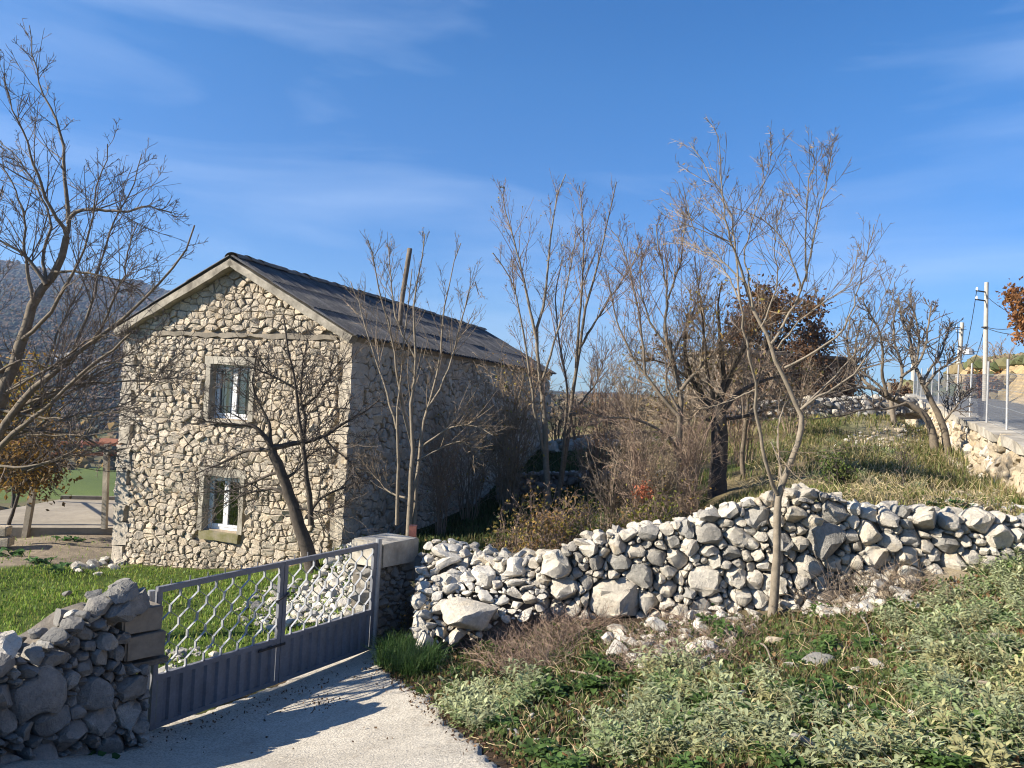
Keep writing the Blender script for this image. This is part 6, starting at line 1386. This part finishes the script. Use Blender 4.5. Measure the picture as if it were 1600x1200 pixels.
RO = [rosette(i, 26, .17, (.055, .12, .035)) for i in range(3)]
for px, py, s_, l in [(60, 1180, 1.1, 'dark leafy plant at the broken wall foot, bottom left corner'), (105, 1175, 1.2, 'glossy broad leaved plant left of the gate by the broken wall'), (140, 1185, .8, 'small leafy plant near the gate hinge post'), (25, 1190, .8, 'leafy plant at the very bottom left corner'), (900, 995, .9, 'dark green leafy plant under the big tan boulder'), (935, 1000, .8, 'dark green leafy plant right below the big tan boulder'), (870, 1000, .7, 'dark leafy plant left below the big tan boulder'),
        (905, 1030, .9, 'bright leafy plant on the brown bank'), (1170, 1000, .8, 'fresh green leafy plant left of the slender trunk foot'), (1235, 1000, .8, 'fresh green leafy plant right of the slender trunk foot'), (1120, 948, .7, 'fern like green plant at the wall foot'), (1570, 890, .9, 'green yellow flowered plant before the wall end at right'), (1540, 900, .8, 'green plant before the wall end at right'), (1480, 795, 1.5, 'grey green plant behind the wall near the scree'), (820, 1040, .7, 'dark leafy plant in the brown tangle'), (10, 870, 1.8, 'green weeds beside the cut stone blocks'), (60, 880, 1.6, 'bright green weed patch beside the bare path'), (110, 845, 1.6, 'green weed patch at the terrace edge'), (85, 895, 1.5, 'low green weeds on the bare path')]:
    X = ground_hit(px, py)
    if X is not None: plant(RO[rng.integers(0, 3)], X, s_, 'leafy_plant', l, 'plant', None)
# grass tuft by the gate
X = scatter_px([(585, 1045), (600, 1015), (660, 1020), (690, 1050), (640, 1065)], 2400, rng); o = blades('grass_tuft', X, .26, .007, ((.05, .11, .03), (.07, .14, .035), (.09, .15, .04)), None, rng, 1.1)
# a few fallen branches
for pts, r, l in [([(782, 1008), (830, 1020), (860, 1035)], .010, 'thin fallen branch on the brown bank'), ([(890, 1055), (930, 1068), (960, 1078)], .011, 'pale fallen stick below the bank'), ([(1180, 1010), (1195, 1022), (1205, 1040)], .010, 'curved pale stick below the slender tree'), ([(1345, 970), (1355, 990), (1360, 1012)], .009, 'short grey stick in the green weeds'), ([(1460, 1080), (1520, 1082), (1590, 1082)], .016, 'weathered stick lying across the sage'), ([(1490, 1095), (1510, 1102), (1525, 1108)], .012, 'short pale stick in the sage')]:
    X = [ground_hit(*p)+np.array([0, 0, .04+.03*(i == 1)]) for i, p in enumerate(pts)]
    MB().tube(catmull(X, 8), np.linspace(r, r*.6, 8), 6).build('fallen_branch', M['barkpale'], None, label=l, cat='branch')
X = ground_hit(1300, 945); sp = thing('tree_stump', 'dark cut stump with bristling shoots below the wall', 'stump', X)
MB().tube([X+[-.15, 0, -.05], X+[0, 0, .1], X+[.22, .05, .16]], [.1, .09, .07], 8).build('stump', M['barkdark'], sp)
Vt = []
for k in range(22):
    a = rng.uniform(0, 6.28); p0 = X+[rng.uniform(-.1, .2), 0, .12]; Vt.append((catmull([p0, p0+[math.cos(a)*.1, math.sin(a)*.1, .15], p0+[math.cos(a)*.25, math.sin(a)*.2, rng.uniform(.15, .5)]], 6), np.linspace(.006, .003, 6)))
V, F = tubes_arr(Vt, 4); mk('shoots', V, F, M['twigdark'], sp)
# ------------------------------------------------------------------ far woods, bushes, cottages
def woods(name, n, px0, px1, r0, r1, s0, s1, cols, cw, seed, pw=1.):
    rng = np.random.default_rng(seed); px = rng.uniform(px0, px1, n); r = r0*(r1/r0)**(rng.random(n)**pw); th = np.arctan((px-800)/FPX); x, y = r*np.sin(th), r*np.cos(th); z = height(x, y)
    D, Fq = ICO1; Vs = []; Cs = []; Fs = []
    k = rng.choice(len(cols), n, p=cw)
    for i in range(n):
        s = np.interp(r[i], [r0, r1], [s0, s1])*rng.uniform(.6, 1.3); V = D*(1+rng.normal(size=(len(D), 1))*.16)*s*[1, 1, .85]
        Vs.append(V+[x[i], y[i], z[i]+s*.4]); Fs.append(Fq+i*len(D)); Cs.append(np.tile(np.array(cols[k[i]])*rng.uniform(.8, 1.2), (len(D), 1)))
    mk(name, np.vstack(Vs), np.vstack(Fs), M['woods'], None, col=np.vstack(Cs), kind='stuff')
AU = ((.085, .055, .035), (.06, .045, .032), (.12, .068, .032), (.03, .04, .03), (.04, .048, .034))
woods('far_woods', 15000, -230, 400, 420, 1750, 1.3, 4.2, AU, None, 601, 1.)
woods('valley_bushes', 420, -200, 300, 240, 460, 1.6, 3.4, ((.12, .08, .045), (.16, .12, .06), (.05, .06, .03), (.22, .14, .04)), None, 602)
woods('valley_bushes', 260, -200, 300, 42, 110, .35, .9, ((.12, .09, .05), (.17, .13, .06), (.06, .07, .03)), None, 603)
woods('far_woods', 1500, 820, 1300, 70, 700, .7, 4., ((.10, .075, .045), (.13, .10, .06), (.06, .06, .035)), None, 604)
woods('bank_scrub', 420, 1395, 1720, 52, 95, .35, .9, ((.09, .10, .045), (.13, .12, .06), (.07, .085, .035), (.2, .16, .09)), None, 605)
for i, (px, py, d, w) in enumerate(((70, 601, 560, 9), (98, 596, 600, 11), (142, 600, 570, 10), (122, 612, 520, 8))):
    X = P(px, py, d); X[2] = max(X[2]-2, hz(X[0], X[1])-1); h = thing('cottage', ['tiny far white cottage left of the others across the valley', 'tiny far cottage with a longer roof across the valley', 'tiny far white cottage nearest the stone house across the valley', 'tiny far cottage lowest on the valley slope'][i], 'cottage', X)
    MB().box(X, [w, 0, 0], [0, w*.7, 0], Z3*4.).build('wall', M['plaster'], h)
    MB().prism([X+[-.4, -.4, 4.], X+[-.4, w*.7+.4, 4.], X+[-.4, w*.35, 6.4]], [w+.8, 0, 0]).build('roof', M['concrete'] if i % 2 else M['concrete_dark'], h)
    for k in range(2): MB().box(X+[w*(.2+.4*k), -.06, 1.3], [w*.15, 0, 0], [0, .05, 0], Z3*1.3).build('window', M['dark'], h)
# ------------------------------------------------------------------ air
def haze():
    m = bpy.data.materials.new('haze'); m.use_nodes = True; t = m.node_tree; t.nodes.clear(); v = N(t, 'ShaderNodeVolumePrincipled'); v.inputs['Color'].default_value = (.52, .69, 1., 1); v.inputs['Density'].default_value = .00016; v.inputs['Anisotropy'].default_value = .2
    o = N(t, 'ShaderNodeOutputMaterial'); t.links.new(v.outputs[0], o.inputs['Volume'])
    z0 = min(v_.co.z for v_ in GROUND.data.vertices)-1; xs = [c.co.x for c in GROUND.data.vertices]; ys = [c.co.y for c in GROUND.data.vertices]; z1 = max(max(c.co.z for c in GROUND.data.vertices), 40)+25
    MB().box([min(xs)-60, min(ys)-60, z0], [max(xs)-min(xs)+120, 0, 0], [0, max(ys)-min(ys)+120, 0], [0, 0, z1-z0]).build('haze', m, None, kind='stuff')
import os
haze()
